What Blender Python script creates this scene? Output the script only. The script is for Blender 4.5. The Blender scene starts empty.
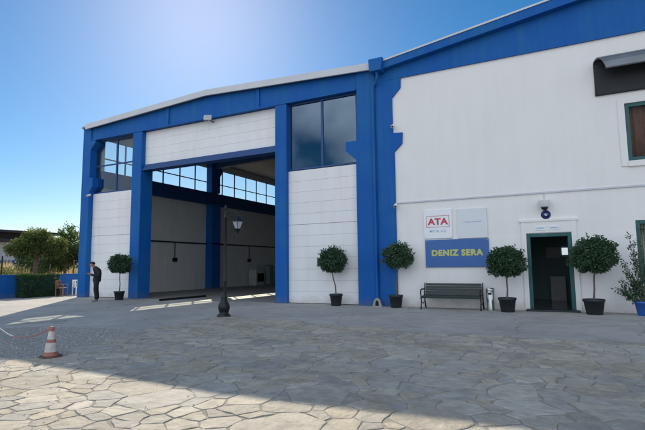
import bpy, bmesh, math, random
import numpy as np
from mathutils import Vector, Matrix, noise
R = math.radians
PI = math.pi
random.seed(7)
S = bpy.context.scene
C = S.collection

# ------------------------------------------------------------------ camera
CAM = Vector((0.0, -16.377, 1.45))
yaw, pitch, roll, fpx = R(26.863), R(6.153), R(-0.651), 475.0
fw = Vector((-math.sin(yaw)*math.cos(pitch), math.cos(yaw)*math.cos(pitch), math.sin(pitch)))
rt = Vector((math.cos(yaw), math.sin(yaw), 0)); up = rt.cross(fw)
r2 = rt*math.cos(roll)+up*math.sin(roll); u2 = up*math.cos(roll)-rt*math.sin(roll)
cd = bpy.data.cameras.new('camera'); cam = bpy.data.objects.new('camera', cd); C.objects.link(cam)
m3 = Matrix((r2, u2, -fw)).transposed()
cam.matrix_world = Matrix.Translation(CAM) @ m3.to_4x4()
cd.sensor_width = 36; cd.lens = fpx/645*36; cd.clip_start = .1; cd.clip_end = 2000
S.camera = cam

# ------------------------------------------------------------------ sky and sun
SUN_AZ, SUN_EL = R(42.0), R(30.9)          # azimuth measured to the left of the facade normal
w = bpy.data.worlds.new('World'); S.world = w; w.use_nodes = True
nt = w.node_tree; bg = nt.nodes['Background']
sky = nt.nodes.new('ShaderNodeTexSky'); sky.sky_type = 'NISHITA'; sky.sun_disc = False
sky.sun_elevation = SUN_EL; sky.sun_rotation = -SUN_AZ
sky.air_density = 1.0; sky.dust_density = 0.26; sky.ozone_density = 3.6; sky.altitude = 0
# clear sky over the building; broken clouds added unseen behind the camera to light the facade
tcw = nt.nodes.new('ShaderNodeTexCoord'); sx = nt.nodes.new('ShaderNodeSeparateXYZ'); nt.links.new(tcw.outputs['Generated'], sx.inputs[0])
cn = nt.nodes.new('ShaderNodeTexNoise'); cn.inputs['Scale'].default_value = 3.2; cn.inputs['Detail'].default_value = 8; nt.links.new(tcw.outputs['Generated'], cn.inputs['Vector'])
cr = nt.nodes.new('ShaderNodeMapRange'); cr.inputs['From Min'].default_value = .36; cr.inputs['From Max'].default_value = .52; nt.links.new(cn.outputs['Fac'], cr.inputs['Value'])
fr_ = nt.nodes.new('ShaderNodeMapRange'); fr_.interpolation_type = 'SMOOTHSTEP'; fr_.inputs['From Min'].default_value = .0; fr_.inputs['From Max'].default_value = -.35; nt.links.new(sx.outputs['Y'], fr_.inputs['Value'])
cm = nt.nodes.new('ShaderNodeMath'); cm.operation = 'MULTIPLY'; nt.links.new(cr.outputs[0], cm.inputs[0]); nt.links.new(fr_.outputs[0], cm.inputs[1])
cx = nt.nodes.new('ShaderNodeMix'); cx.data_type = 'RGBA'
SKY = .063
FILL_CLOUD = .87
hs = nt.nodes.new('ShaderNodeHueSaturation'); hs.inputs['Saturation'].default_value = 1.36; hs.inputs['Hue'].default_value = .496; nt.links.new(sky.outputs[0], hs.inputs['Color'])
cx.inputs['B'].default_value = (FILL_CLOUD/SKY*.87, FILL_CLOUD/SKY*.965, FILL_CLOUD/SKY*1.10, 1)
nt.links.new(cm.outputs[0], cx.inputs['Factor']); nt.links.new(hs.outputs[0], cx.inputs['A']); nt.links.new(cx.outputs['Result'], bg.inputs[0]); bg.inputs[1].default_value = SKY
sd = bpy.data.lights.new('sun', 'SUN'); sd.energy = 3.2; sd.angle = R(.40); sd.color = (1, .88, .69)
so = bpy.data.objects.new('sun', sd); C.objects.link(so)
sdir = Vector((-math.sin(SUN_AZ)*math.cos(SUN_EL), math.cos(SUN_AZ)*math.cos(SUN_EL), math.sin(SUN_EL)))
so.rotation_euler = (-sdir).to_track_quat('-Z', 'Y').to_euler(); so.location = sdir*60
vs = S.view_settings; vs.view_transform = 'Standard'; vs.look = 'None'; vs.gamma = 1; vs.exposure = 0.75
S.cycles.max_bounces = 8; S.cycles.transparent_max_bounces = 16

# ------------------------------------------------------------------ materials
M = {}
def mat(name, col, rough=.6, metal=0, var=.0, scale=3.0, col2=None, bump=0, bscale=40, spec=.5, detail=6, island=0):
    m = bpy.data.materials.new(name); m.use_nodes = True; t = m.node_tree; b = t.nodes['Principled BSDF']
    b.inputs['Roughness'].default_value = rough; b.inputs['Metallic'].default_value = metal
    b.inputs['Specular IOR Level'].default_value = spec
    tc = t.nodes.new('ShaderNodeTexCoord')
    c1 = tuple(col)+(1,)
    out = None
    if var or col2:
        n = t.nodes.new('ShaderNodeTexNoise'); n.inputs['Scale'].default_value = scale; n.inputs['Detail'].default_value = detail
        t.links.new(tc.outputs['Object'], n.inputs['Vector'])
        r = t.nodes.new('ShaderNodeValToRGB')
        c2 = tuple(col2)+(1,) if col2 else tuple(c*(1-var) for c in col)+(1,)
        r.color_ramp.elements[0].position = .3; r.color_ramp.elements[1].position = .7
        r.color_ramp.elements[0].color = c2; r.color_ramp.elements[1].color = c1
        t.links.new(n.outputs['Fac'], r.inputs['Fac']); out = r.outputs['Color']
    if island:
        g = t.nodes.new('ShaderNodeNewGeometry'); h = t.nodes.new('ShaderNodeHueSaturation')
        mr = t.nodes.new('ShaderNodeMapRange'); mr.inputs['To Min'].default_value = 1-island; mr.inputs['To Max'].default_value = 1+island
        t.links.new(g.outputs['Random Per Island'], mr.inputs['Value']); t.links.new(mr.outputs[0], h.inputs['Value'])
        mr2 = t.nodes.new('ShaderNodeMapRange'); mr2.inputs['To Min'].default_value = .47; mr2.inputs['To Max'].default_value = .53
        t.links.new(g.outputs['Random Per Island'], mr2.inputs['Value']); t.links.new(mr2.outputs[0], h.inputs['Hue'])
        if out: t.links.new(out, h.inputs['Color'])
        else: h.inputs['Color'].default_value = c1
        out = h.outputs['Color']
    if out: t.links.new(out, b.inputs['Base Color'])
    else: b.inputs['Base Color'].default_value = c1
    if bump:
        n2 = t.nodes.new('ShaderNodeTexNoise'); n2.inputs['Scale'].default_value = bscale; n2.inputs['Detail'].default_value = 5
        t.links.new(tc.outputs['Object'], n2.inputs['Vector'])
        bp = t.nodes.new('ShaderNodeBump'); bp.inputs['Strength'].default_value = bump; bp.inputs['Distance'].default_value = .02
        t.links.new(n2.outputs['Fac'], bp.inputs['Height']); t.links.new(bp.outputs[0], b.inputs['Normal'])
    M[name] = m
    return m

def streaky(name, col, dirt, rough=.65, amount=.35, bump=.15, splash=None, spec=.5):
    """painted surface with soft large mottling and vertical run marks"""
    m = bpy.data.materials.new(name); m.use_nodes = True; t = m.node_tree; b = t.nodes['Principled BSDF']
    b.inputs['Roughness'].default_value = rough
    tc = t.nodes.new('ShaderNodeTexCoord'); mp = t.nodes.new('ShaderNodeMapping'); mp.inputs['Scale'].default_value = (2.6, 2.6, .22)
    t.links.new(tc.outputs['Object'], mp.inputs['Vector'])
    n = t.nodes.new('ShaderNodeTexNoise'); n.inputs['Scale'].default_value = 1.6; n.inputs['Detail'].default_value = 7; n.inputs['Roughness'].default_value = .6
    t.links.new(mp.outputs[0], n.inputs['Vector'])
    n2 = t.nodes.new('ShaderNodeTexNoise'); n2.inputs['Scale'].default_value = .7; n2.inputs['Detail'].default_value = 5
    t.links.new(tc.outputs['Object'], n2.inputs['Vector'])
    mu = t.nodes.new('ShaderNodeMath'); mu.operation = 'MULTIPLY'
    t.links.new(n.outputs['Fac'], mu.inputs[0]); t.links.new(n2.outputs['Fac'], mu.inputs[1])
    mr = t.nodes.new('ShaderNodeMapRange'); mr.inputs['From Min'].default_value = .17; mr.inputs['From Max'].default_value = .40
    mr.inputs['To Max'].default_value = amount
    t.links.new(mu.outputs[0], mr.inputs['Value'])
    mx = t.nodes.new('ShaderNodeMix'); mx.data_type = 'RGBA'
    mx.inputs['A'].default_value = tuple(col)+(1,); mx.inputs['B'].default_value = tuple(dirt)+(1,)
    t.links.new(mr.outputs[0], mx.inputs['Factor']); t.links.new(mx.outputs['Result'], b.inputs['Base Color'])
    b.inputs['Specular IOR Level'].default_value = spec
    if splash:
        sp_ = t.nodes.new('ShaderNodeSeparateXYZ'); t.links.new(tc.outputs['Object'], sp_.inputs[0])
        nz = t.nodes.new('ShaderNodeTexNoise'); nz.inputs['Scale'].default_value = 3.5; nz.inputs['Detail'].default_value = 9; nz.inputs['Roughness'].default_value = .7; t.links.new(tc.outputs['Object'], nz.inputs['Vector'])
        hz_ = t.nodes.new('ShaderNodeMath'); hz_.operation = 'MULTIPLY_ADD'; hz_.inputs[1].default_value = -1.1; hz_.inputs[2].default_value = .42; t.links.new(sp_.outputs['Z'], hz_.inputs[0])
        sm_ = t.nodes.new('ShaderNodeMath'); sm_.operation = 'ADD'; t.links.new(nz.outputs['Fac'], sm_.inputs[0]); t.links.new(hz_.outputs[0], sm_.inputs[1])
        rg_ = t.nodes.new('ShaderNodeMapRange'); rg_.inputs['From Min'].default_value = .56; rg_.inputs['From Max'].default_value = .95; rg_.inputs['To Max'].default_value = .55; t.links.new(sm_.outputs[0], rg_.inputs['Value'])
        ms_ = t.nodes.new('ShaderNodeMix'); ms_.data_type = 'RGBA'; ms_.inputs['B'].default_value = tuple(splash)+(1,)
        t.links.new(rg_.outputs[0], ms_.inputs['Factor']); t.links.new(mx.outputs['Result'], ms_.inputs['A']); t.links.new(ms_.outputs['Result'], b.inputs['Base Color'])
    n3 = t.nodes.new('ShaderNodeTexNoise'); n3.inputs['Scale'].default_value = 28; n3.inputs['Detail'].default_value = 4
    t.links.new(tc.outputs['Object'], n3.inputs['Vector'])
    bp = t.nodes.new('ShaderNodeBump'); bp.inputs['Strength'].default_value = bump; bp.inputs['Distance'].default_value = .015
    t.links.new(n3.outputs['Fac'], bp.inputs['Height']); t.links.new(bp.outputs[0], b.inputs['Normal'])
    M[name] = m

def glass(name, tint, refl=1.0, f0=.04):
    m = bpy.data.materials.new(name); m.use_nodes = True; t = m.node_tree
    for n in list(t.nodes):
        if n.type == 'BSDF_PRINCIPLED': t.nodes.remove(n)
    o = [n for n in t.nodes if n.type == 'OUTPUT_MATERIAL'][0]
    tr = t.nodes.new('ShaderNodeBsdfTransparent'); tr.inputs[0].default_value = tuple(tint)+(1,)
    gl = t.nodes.new('ShaderNodeBsdfGlossy'); gl.inputs['Roughness'].default_value = .03; gl.inputs[0].default_value = (refl, refl, refl, 1) if not isinstance(refl, tuple) else refl+(1,)
    lw = t.nodes.new('ShaderNodeLayerWeight'); lw.inputs[0].default_value = .5
    pw = t.nodes.new('ShaderNodeMath'); pw.operation = 'POWER'; pw.inputs[1].default_value = 5; t.links.new(lw.outputs['Facing'], pw.inputs[0])
    fr = t.nodes.new('ShaderNodeMapRange'); fr.inputs['To Min'].default_value = f0; fr.inputs['To Max'].default_value = 1; t.links.new(pw.outputs[0], fr.inputs['Value'])
    mx = t.nodes.new('ShaderNodeMixShader')
    tc = t.nodes.new('ShaderNodeTexCoord'); n = t.nodes.new('ShaderNodeTexNoise'); n.inputs['Scale'].default_value = .8
    bp = t.nodes.new('ShaderNodeBump'); bp.inputs['Strength'].default_value = .02; bp.inputs['Distance'].default_value = .05
    t.links.new(tc.outputs['Object'], n.inputs['Vector']); t.links.new(n.outputs['Fac'], bp.inputs['Height'])
    t.links.new(bp.outputs[0], gl.inputs['Normal'])
    t.links.new(fr.outputs[0], mx.inputs[0]); t.links.new(tr.outputs[0], mx.inputs[1]); t.links.new(gl.outputs[0], mx.inputs[2])
    t.links.new(mx.outputs[0], o.inputs[0]); M[name] = m

streaky('blue_paint', (.004, .094, .37), (.012, .13, .34), .6, .9, .2, (.10, .13, .22), .22)
streaky('dark_blue_steel', (.010, .060, .22), (.014, .06, .17), .5, .6, .08)
streaky('white_plaster', (.83, .80, .765), (.62, .60, .565), .8, .17, .25)
streaky('low_band_plaster', (.85, .825, .80), (.66, .64, .61), .8, .24, .25, (.46, .41, .35))
streaky('white_panel', (.81, .80, .79), (.60, .58, .56), .6, .3, .08, (.44, .40, .35))
streaky('inner_panel', (.70, .69, .67), (.55, .54, .52), .7, .5, .1)
mat('panel_gap', (.35, .35, .36), .8)
mat('trim_metal', (.62, .63, .65), .5, .0, .12, 1.5)
mat('roof_sheet', (.24, .25, .27), .5, .3, .2, 1)
mat('green_paint', (.012, .10, .10), .45, 0, .25, 4)
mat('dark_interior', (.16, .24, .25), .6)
mat('hall_floor', (.10, .11, .11), .12)
mat('curtain', (.22, .085, .045), .9, 0, .35, 6)
mat('blind', (.5, .42, .3), .9, 0, .2, 8)
mat('awning_metal', (.22, .235, .25), .35, .5, .2, 3)
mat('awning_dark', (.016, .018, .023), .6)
mat('black_metal', (.012, .013, .016), .4, .3, .3, 9)
mat('bench_paint', (.012, .030, .027), .4, 0, .4, 7)
mat('steel', (.50, .50, .49), .3, 1)
mat('pot_plastic', (.016, .022, .026), .5, 0, .3, 8)
mat('blue_pot', (.02, .10, .38), .35)
mat('soil', (.05, .035, .025), .95, 0, .5, 30)
mat('bark', (.16, .13, .105), .9, 0, .4, 14, bump=.4)
mat('pale_bark', (.115, .088, .062), .9, 0, .4, 10, bump=.4)
mat('topiary_leaf', (.036, .085, .036), .5, island=.55)
mat('hedge_leaf', (.028, .075, .018), .55, island=.55)
mat('olive_leaf', (.080, .115, .030), .6, island=.55)
mat('tree_leaf', (.066, .115, .028), .55, island=.55)
mat('dry_grass', (.46, .37, .20), .9, island=.4)
for k_, f_ in (('topiary_leaf', .2), ('hedge_leaf', .3), ('olive_leaf', .42), ('tree_leaf', .42), ('dry_grass', .3)):   # thin leaves let light through
    t = M[k_].node_tree; b = t.nodes['Principled BSDF']; o_ = [n for n in t.nodes if n.type == 'OUTPUT_MATERIAL'][0]
    tl = t.nodes.new('ShaderNodeBsdfTranslucent'); ms = t.nodes.new('ShaderNodeMixShader'); ms.inputs[0].default_value = f_
    gm = t.nodes.new('ShaderNodeHueSaturation'); gm.inputs['Hue'].default_value = .475 if 'grass' not in k_ else .5; gm.inputs['Value'].default_value = 1.9
    t.links.new(b.inputs['Base Color'].links[0].from_socket, gm.inputs['Color']); t.links.new(gm.outputs[0], tl.inputs[0])
    t.links.new(b.outputs[0], ms.inputs[1]); t.links.new(tl.outputs[0], ms.inputs[2]); t.links.new(ms.outputs[0], o_.inputs[0])
mat('concrete', (.42, .40, .375), .85, 0, .0, .45, (.30, .29, .27), bump=.25, bscale=14, detail=10)
mat('gravel', (.37, .355, .33), .95, 0, 0, 22, (.22, .215, .205), bump=.9, bscale=45, detail=3)
mat('mortar', (.345, .32, .275), .95, 0, .3, 5, bump=.6, bscale=60)
mat('dry_earth', (.36, .29, .19), .95, 0, .4, .25, bump=.4, bscale=3)
mat('floor_screed', (.26, .255, .245), .6, 0, .25, .8)
mat('sign_white', (.82, .82, .83), .35)
mat('sign_grey', (.70, .71, .73), .35)
mat('sign_blue', (.035, .13, .38), .35, 0, .1, 2)
mat('sign_yellow', (.55, .55, .16), .5)
mat('sign_red', (.55, .03, .08), .5)
mat('sign_slate', (.35, .45, .60), .5)
mat('navy', (.012, .025, .14), .3)
mat('plate_grey', (.55, .56, .60), .4)
mat('lamp_glass', (.40, .42, .44), .15)
mat('camera_white', (.8, .8, .8), .3)
mat('cone_red', (.42, .16, .12), .7, 0, .4, 9)
mat('cone_white', (.66, .60, .56), .6, 0, .4, 9)
mat('cone_base', (.14, .07, .06), .8, 0, .4, 10)
mat('skin', (.35, .20, .14), .55)
mat('hair', (.015, .012, .010), .7)
mat('jacket', (.022, .026, .026), .85, 0, .45, 9)
mat('trousers', (.010, .011, .016), .85)
mat('shoe', (.22, .20, .18), .6)
mat('phone_black', (.01, .01, .012), .15)
mat('wood', (.30, .16, .08), .7, 0, .4, 6)
mat('white_plastic', (.78, .77, .74), .4)
mat('far_white', (.62, .62, .62), .8, 0, .12, .6)
mat('far_dark', (.035, .03, .03), .7)
mat('far_window', (.04, .05, .07), .6)
mat('machine_white', (.50, .51, .50), .5, 0, .15, 4)
mat('rope_red', (.45, .14, .11), .7)
mat('chain_white', (.75, .72, .68), .6)
mat('dark_opening', (.006, .006, .007), .9)
glass('clear_glass', (.93, .96, .96)); glass('window_glass', (.88, .90, .90), .6, .012); glass('dusty_glass', (.42, .50, .52), .9); glass('dark_glass', (.38, .47, .52), (.70, .86, 1.0), .16)

# flagstone colours come with each stone (attribute), plus fine mottling of the rock
m = bpy.data.materials.new('flagstone'); m.use_nodes = True; t = m.node_tree; b = t.nodes['Principled BSDF']; b.inputs['Roughness'].default_value = .78
at_ = t.nodes.new('ShaderNodeAttribute'); at_.attribute_name = 'stone'
tc = t.nodes.new('ShaderNodeTexCoord')
n1 = t.nodes.new('ShaderNodeTexNoise'); n1.inputs['Scale'].default_value = 5; n1.inputs['Detail'].default_value = 9; n1.inputs['Roughness'].default_value = .65
mr = t.nodes.new('ShaderNodeMapRange'); mr.inputs['From Min'].default_value = .3; mr.inputs['From Max'].default_value = .7; mr.inputs['To Min'].default_value = .68; mr.inputs['To Max'].default_value = 1.16
mx = t.nodes.new('ShaderNodeMix'); mx.data_type = 'RGBA'; mx.blend_type = 'MULTIPLY'; mx.inputs['Factor'].default_value = 1
t.links.new(tc.outputs['Object'], n1.inputs['Vector']); t.links.new(n1.outputs['Fac'], mr.inputs['Value'])
t.links.new(at_.outputs['Color'], mx.inputs['A']); t.links.new(mr.outputs[0], mx.inputs['B']); t.links.new(mx.outputs['Result'], b.inputs['Base Color'])
n4 = t.nodes.new('ShaderNodeTexNoise'); n4.inputs['Scale'].default_value = .55; n4.inputs['Detail'].default_value = 8; n4.inputs['Roughness'].default_value = .7
mr4 = t.nodes.new('ShaderNodeMapRange'); mr4.inputs['From Min'].default_value = .35; mr4.inputs['From Max'].default_value = .62; mr4.inputs['To Min'].default_value = .80; mr4.inputs['To Max'].default_value = 1.05
mx4 = t.nodes.new('ShaderNodeMix'); mx4.data_type = 'RGBA'; mx4.blend_type = 'MULTIPLY'; mx4.inputs['Factor'].default_value = 1
t.links.new(tc.outputs['Object'], n4.inputs['Vector']); t.links.new(n4.outputs['Fac'], mr4.inputs['Value']); t.links.new(mx.outputs['Result'], mx4.inputs['A']); t.links.new(mr4.outputs[0], mx4.inputs['B']); t.links.new(mx4.outputs['Result'], b.inputs['Base Color'])
n2 = t.nodes.new('ShaderNodeTexNoise'); n2.inputs['Scale'].default_value = 9; n2.inputs['Detail'].default_value = 10; n2.inputs['Roughness'].default_value = .62
bp = t.nodes.new('ShaderNodeBump'); bp.inputs['Strength'].default_value = .9; bp.inputs['Distance'].default_value = .03
t.links.new(tc.outputs['Object'], n2.inputs['Vector']); t.links.new(n2.outputs['Fac'], bp.inputs['Height']); t.links.new(bp.outputs[0], b.inputs['Normal'])
M['flagstone'] = m
m = M['concrete']; t = m.node_tree; b = t.nodes['Principled BSDF']; src = b.inputs['Base Color'].links[0].from_socket
tc = t.nodes.new('ShaderNodeTexCoord')
nw = t.nodes.new('ShaderNodeTexNoise'); nw.inputs['Scale'].default_value = 1.1; nw.inputs['Detail'].default_value = 6
vm = t.nodes.new('ShaderNodeVectorMath'); vm.operation = 'MULTIPLY_ADD'; vm.inputs[1].default_value = (1.1, 1.1, 0)
t.links.new(tc.outputs['Object'], nw.inputs['Vector']); t.links.new(nw.outputs['Color'], vm.inputs[0]); t.links.new(tc.outputs['Object'], vm.inputs[2])
vo = t.nodes.new('ShaderNodeTexVoronoi'); vo.feature = 'DISTANCE_TO_EDGE'; vo.inputs['Scale'].default_value = .28; t.links.new(vm.outputs[0], vo.inputs['Vector'])
c1 = t.nodes.new('ShaderNodeMapRange'); c1.inputs['From Max'].default_value = .006; c1.inputs['To Min'].default_value = .55; t.links.new(vo.outputs['Distance'], c1.inputs['Value'])
ns = t.nodes.new('ShaderNodeTexNoise'); ns.inputs['Scale'].default_value = 2.3; ns.inputs['Detail'].default_value = 10; ns.inputs['Roughness'].default_value = .7; t.links.new(tc.outputs['Object'], ns.inputs['Vector'])
c2 = t.nodes.new('ShaderNodeMapRange'); c2.inputs['From Min'].default_value = .35; c2.inputs['From Max'].default_value = .65; c2.inputs['To Min'].default_value = .82; c2.inputs['To Max'].default_value = 1.06; t.links.new(ns.outputs['Fac'], c2.inputs['Value'])
mm_ = t.nodes.new('ShaderNodeMath'); mm_.operation = 'MULTIPLY'; t.links.new(c1.outputs[0], mm_.inputs[0]); t.links.new(c2.outputs[0], mm_.inputs[1])
mxc = t.nodes.new('ShaderNodeMix'); mxc.data_type = 'RGBA'; mxc.blend_type = 'MULTIPLY'; mxc.inputs['Factor'].default_value = 1
t.links.new(src, mxc.inputs['A']); t.links.new(mm_.outputs[0], mxc.inputs['B']); t.links.new(mxc.outputs['Result'], b.inputs['Base Color'])
mat('pebble', (.33, .315, .29), .9, island=.35)
m = mat('daylight_glow', (.8, .85, .9), .5); bs = m.node_tree.nodes['Principled BSDF']; bs.inputs['Emission Color'].default_value = (.85, .93, 1, 1); bs.inputs['Emission Strength'].default_value = .45  # emission put into the colour to stand for daylight

# ------------------------------------------------------------------ mesh helpers
class MB:
    def __init__(s): s.v = []; s.f = []; s.mi = []; s.cur = 0; s.sm = []
    def add(s, vs, fs, smooth=False):
        o = len(s.v); s.v += [tuple(p) for p in vs]
        for f in fs: s.f.append([i+o for i in f]); s.mi.append(s.cur); s.sm.append(smooth)
    def box(s, x0, x1, y0, y1, z0, z1, rot=0, piv=None):
        vs = [Vector((x, y, z)) for z in (z0, z1) for y in (y0, y1) for x in (x0, x1)]
        if rot:
            c = Vector(piv) if piv else Vector(((x0+x1)/2, (y0+y1)/2, (z0+z1)/2)); q = Matrix.Rotation(rot, 3, 'Z')
            vs = [q@(p-c)+c for p in vs]
        s.add(vs, [(0, 2, 3, 1), (4, 5, 7, 6), (0, 1, 5, 4), (2, 6, 7, 3), (0, 4, 6, 2), (1, 3, 7, 5)])
    def prism(s, pts, axis, a, b):
        """pts: 2-D polygon; extruded along axis ('x': pts are (y,z); 'y': (x,z); 'z': (x,y)) from a to b"""
        def P(p, t):
            return {'x': (t, p[0], p[1]), 'y': (p[0], t, p[1]), 'z': (p[0], p[1], t)}[axis]
        n = len(pts); vs = [P(p, a) for p in pts]+[P(p, b) for p in pts]
        fs = [list(range(n))[::-1], list(range(n, 2*n))]+[(i, (i+1) % n, n+(i+1) % n, n+i) for i in range(n)]
        s.add(vs, fs)
    def tube(s, pts, rad, n=8, cap=True):
        pts = [Vector(p) for p in pts]; rads = rad if isinstance(rad, (list, tuple)) else [rad]*len(pts)
        vs = []; prev = None
        for i, p in enumerate(pts):
            d = (pts[min(i+1, len(pts)-1)]-pts[max(i-1, 0)]).normalized()
            if prev is None:
                a = Vector((0, 0, 1)) if abs(d.z) < .9 else Vector((1, 0, 0)); x = d.cross(a).normalized()
            else:
                x = (prev-d*prev.dot(d)).normalized()
            prev = x; y = d.cross(x)
            vs += [p+(x*math.cos(2*PI*k/n)+y*math.sin(2*PI*k/n))*rads[i] for k in range(n)]
        fs = []
        for i in range(len(pts)-1):
            for k in range(n): fs.append((i*n+k, i*n+(k+1) % n, (i+1)*n+(k+1) % n, (i+1)*n+k))
        s.add(vs, fs, True)
        if cap:
            L = len(pts); s.add(vs[:n], [tuple(range(n))[::-1]]); s.add(vs[-n:], [tuple(range(n))])
    def lathe(s, prof, n=20, c=(0, 0, 0), smooth=True):
        vs = []; c = Vector(c)
        for r, z in prof: vs += [c+Vector((r*math.cos(2*PI*k/n), r*math.sin(2*PI*k/n), z)) for k in range(n)]
        fs = []
        for i in range(len(prof)-1):
            for k in range(n): fs.append((i*n+k, i*n+(k+1) % n, (i+1)*n+(k+1) % n, (i+1)*n+k))
        s.add(vs, fs, smooth)
        s.add(vs[:n], [tuple(range(n))[::-1]]); s.add(vs[-n:], [tuple(range(n))])
    def ball(s, c, r, n=12, sq=(1, 1, 1)):
        c = Vector(c); vs = []; m_ = n//2
        for i in range(m_+1):
            a = PI*i/m_
            for k in range(n): vs.append(c+Vector((sq[0]*r*math.sin(a)*math.cos(2*PI*k/n), sq[1]*r*math.sin(a)*math.sin(2*PI*k/n), sq[2]*r*math.cos(a))))
        fs = [(i*n+k, (i+1)*n+k, (i+1)*n+(k+1) % n, i*n+(k+1) % n) for i in range(m_) for k in range(n)]
        s.add(vs, fs, True)
    def leaf(s, p, d, up_, L, W):
        p = Vector(p); x = d.cross(up_)
        if x.length < 1e-4: x = d.orthogonal()
        x.normalize(); x *= W/2; nrm = x.cross(d).normalized()*W*.18
        s.add([p, p+d*L*.45+x+nrm, p+d*L, p+d*L*.45-x+nrm], [(0, 1, 2, 3)])
    def build(s, name, mats, parent=None, off=None):
        me = bpy.data.meshes.new(name); vs = s.v
        me.from_pydata([tuple(p) for p in vs], [], s.f)
        if not isinstance(mats, (list, tuple)): mats = [mats]
        for q in mats: me.materials.append(M[q])
        me.polygons.foreach_set('material_index', s.mi); me.polygons.foreach_set('use_smooth', s.sm)
        me.update()
        o = bpy.data.objects.new(name, me); C.objects.link(o)
        if parent is not None:
            o.parent = parent
            if off is None: off = world_loc(parent)
        if off is not None and parent is not None:
            me.transform(Matrix.Translation(-Vector(off)))
        return o

def world_loc(o):
    v = Vector((0, 0, 0))
    while o is not None: v += o.location; o = o.parent
    return v
# children are modelled in world coordinates; build() moves them into the parent's frame

def thing(name, label, cat, loc=(0, 0, 0), group=None):
    o = bpy.data.objects.new(name, None); C.objects.link(o); o.location = loc; o.empty_display_size = .3
    o['label'] = label; o['category'] = cat
    if group: o['group'] = group
    return o
def tag(o, label, cat, group=None):
    o['label'] = label; o['category'] = cat
    if group: o['group'] = group
    return o
def recenter(o):
    """put a one-mesh thing's origin at its base"""
    me = o.data; vs = [v.co for v in me.vertices]
    c = Vector((sum(v.x for v in vs)/len(vs), sum(v.y for v in vs)/len(vs), min(v.z for v in vs)))
    me.transform(Matrix.Translation(-c)); o.location = c
    return o
def struct(o): o['kind'] = 'structure'; return o
def bevel(o, wdt=.01, seg=2):
    md = o.modifiers.new('bevel', 'BEVEL'); md.width = wdt; md.segments = seg; md.limit_method = 'ANGLE'; return o

def wall(mb, x0, x1, z0, z1, holes, y0, y1, X=None):
    """wall slab between planes y0 (front) and y1 with rectangular holes (hx0,hx1,hz0,hz1)"""
    xs = sorted({x0, x1, *[h[0] for h in holes], *[h[1] for h in holes]}); zs = sorted({z0, z1, *[h[2] for h in holes], *[h[3] for h in holes]})
    xs = [x for x in xs if x0 <= x <= x1]; zs = [z for z in zs if z0 <= z <= z1]
    T = X or (lambda x, y, z: (x, y, z))
    ins = lambda cx, cz: any(h[0] < cx < h[1] and h[2] < cz < h[3] for h in holes)
    for a, b_ in zip(xs, xs[1:]):
        for c, d in zip(zs, zs[1:]):
            if ins((a+b_)/2, (c+d)/2): continue
            mb.add([T(a, y0, c), T(b_, y0, c), T(b_, y0, d), T(a, y0, d)], [(0, 1, 2, 3)])
            mb.add([T(a, y1, c), T(b_, y1, c), T(b_, y1, d), T(a, y1, d)], [(3, 2, 1, 0)])
    for h in list(holes)+[(x0, x1, z0, z1)]:
        a, b_, c, d = max(h[0], x0), min(h[1], x1), max(h[2], z0), min(h[3], z1)
        for (p, q) in (((a, c), (b_, c)), ((b_, c), (b_, d)), ((b_, d), (a, d)), ((a, d), (a, c))):
            mb.add([T(p[0], y0, p[1]), T(p[0], y1, p[1]), T(q[0], y1, q[1]), T(q[0], y0, q[1])], [(0, 1, 2, 3)])

def text(name, s, size, loc, mt, parent=None, bold=0.0, depth=.006, xscale=1.0, align='CENTER', spc=1.0):
    cu = bpy.data.curves.new(name, 'FONT'); cu.body = s; cu.size = size; cu.align_x = align; cu.align_y = 'CENTER'
    cu.extrude = depth; cu.space_character = spc; cu.offset = bold; cu.resolution_u = 4
    tmp = bpy.data.objects.new('tmp_text', cu); C.objects.link(tmp)
    bpy.context.view_layer.update()
    me = bpy.data.meshes.new_from_object(tmp.evaluated_get(bpy.context.evaluated_depsgraph_get()))
    bpy.data.objects.remove(tmp)
    me.name = name; me.materials.clear(); me.materials.append(M[mt])
    me.transform(Matrix.Translation(Vector(loc)) @ Matrix.Rotation(PI/2, 4, 'X') @ Matrix.Diagonal((xscale, 1, 1, 1)))
    o = bpy.data.objects.new(name, me); C.objects.link(o)
    if parent: o.parent = parent; me.transform(Matrix.Translation(-world_loc(parent)))
    return o

# ------------------------------------------------------------------ ground
mb = MB(); mb.add([(-600, -300, -.02), (300, -300, -.02), (300, 700, -.02), (-600, 700, -.02)], [(0, 1, 2, 3)])
struct(mb.build('ground', 'dry_earth'))
mb = MB(); mb.add([(-25.6, -60, 0), (40, -60, 0), (40, .6, 0), (-25.6, .6, 0)], [(0, 1, 2, 3)])
mb.add([(-25.6, .6, 0), (-22.6, .6, 0), (-22.6, 42, 0), (-25.6, 42, 0)], [(0, 1, 2, 3)])
struct(mb.build('concrete_yard', 'concrete'))
grav = [(-15.2, -12.2), (-12.73, -9.3), (-11.21, -8.42), (-9.6, -8.28), (-8.75, -8.42), (-7.7, -11.0), (-7.35, -12.1), (-7.3, -14.2), (-9, -16), (-15.5, -17)]
gd = []
for k in range(len(grav)):
    a, b_ = grav[k], grav[(k+1) % len(grav)]; nseg = max(1, int(math.hypot(b_[0]-a[0], b_[1]-a[1])/.15))
    for e in range(nseg):
        x, y = a[0]+(b_[0]-a[0])*e/nseg, a[1]+(b_[1]-a[1])*e/nseg; v = noise.noise_vector(Vector((x*1.7, y*1.7, 0)))*.16+noise.noise_vector(Vector((x*6, y*6, 4)))*.06; gd.append((x+v.x, y+v.y))
mb = MB(); mb.add([(x, y, .004) for x, y in gd], [tuple(range(len(gd)))])
struct(mb.build('gravel_patch', 'gravel'))
rg = random.Random(77); mb = MB()
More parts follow.
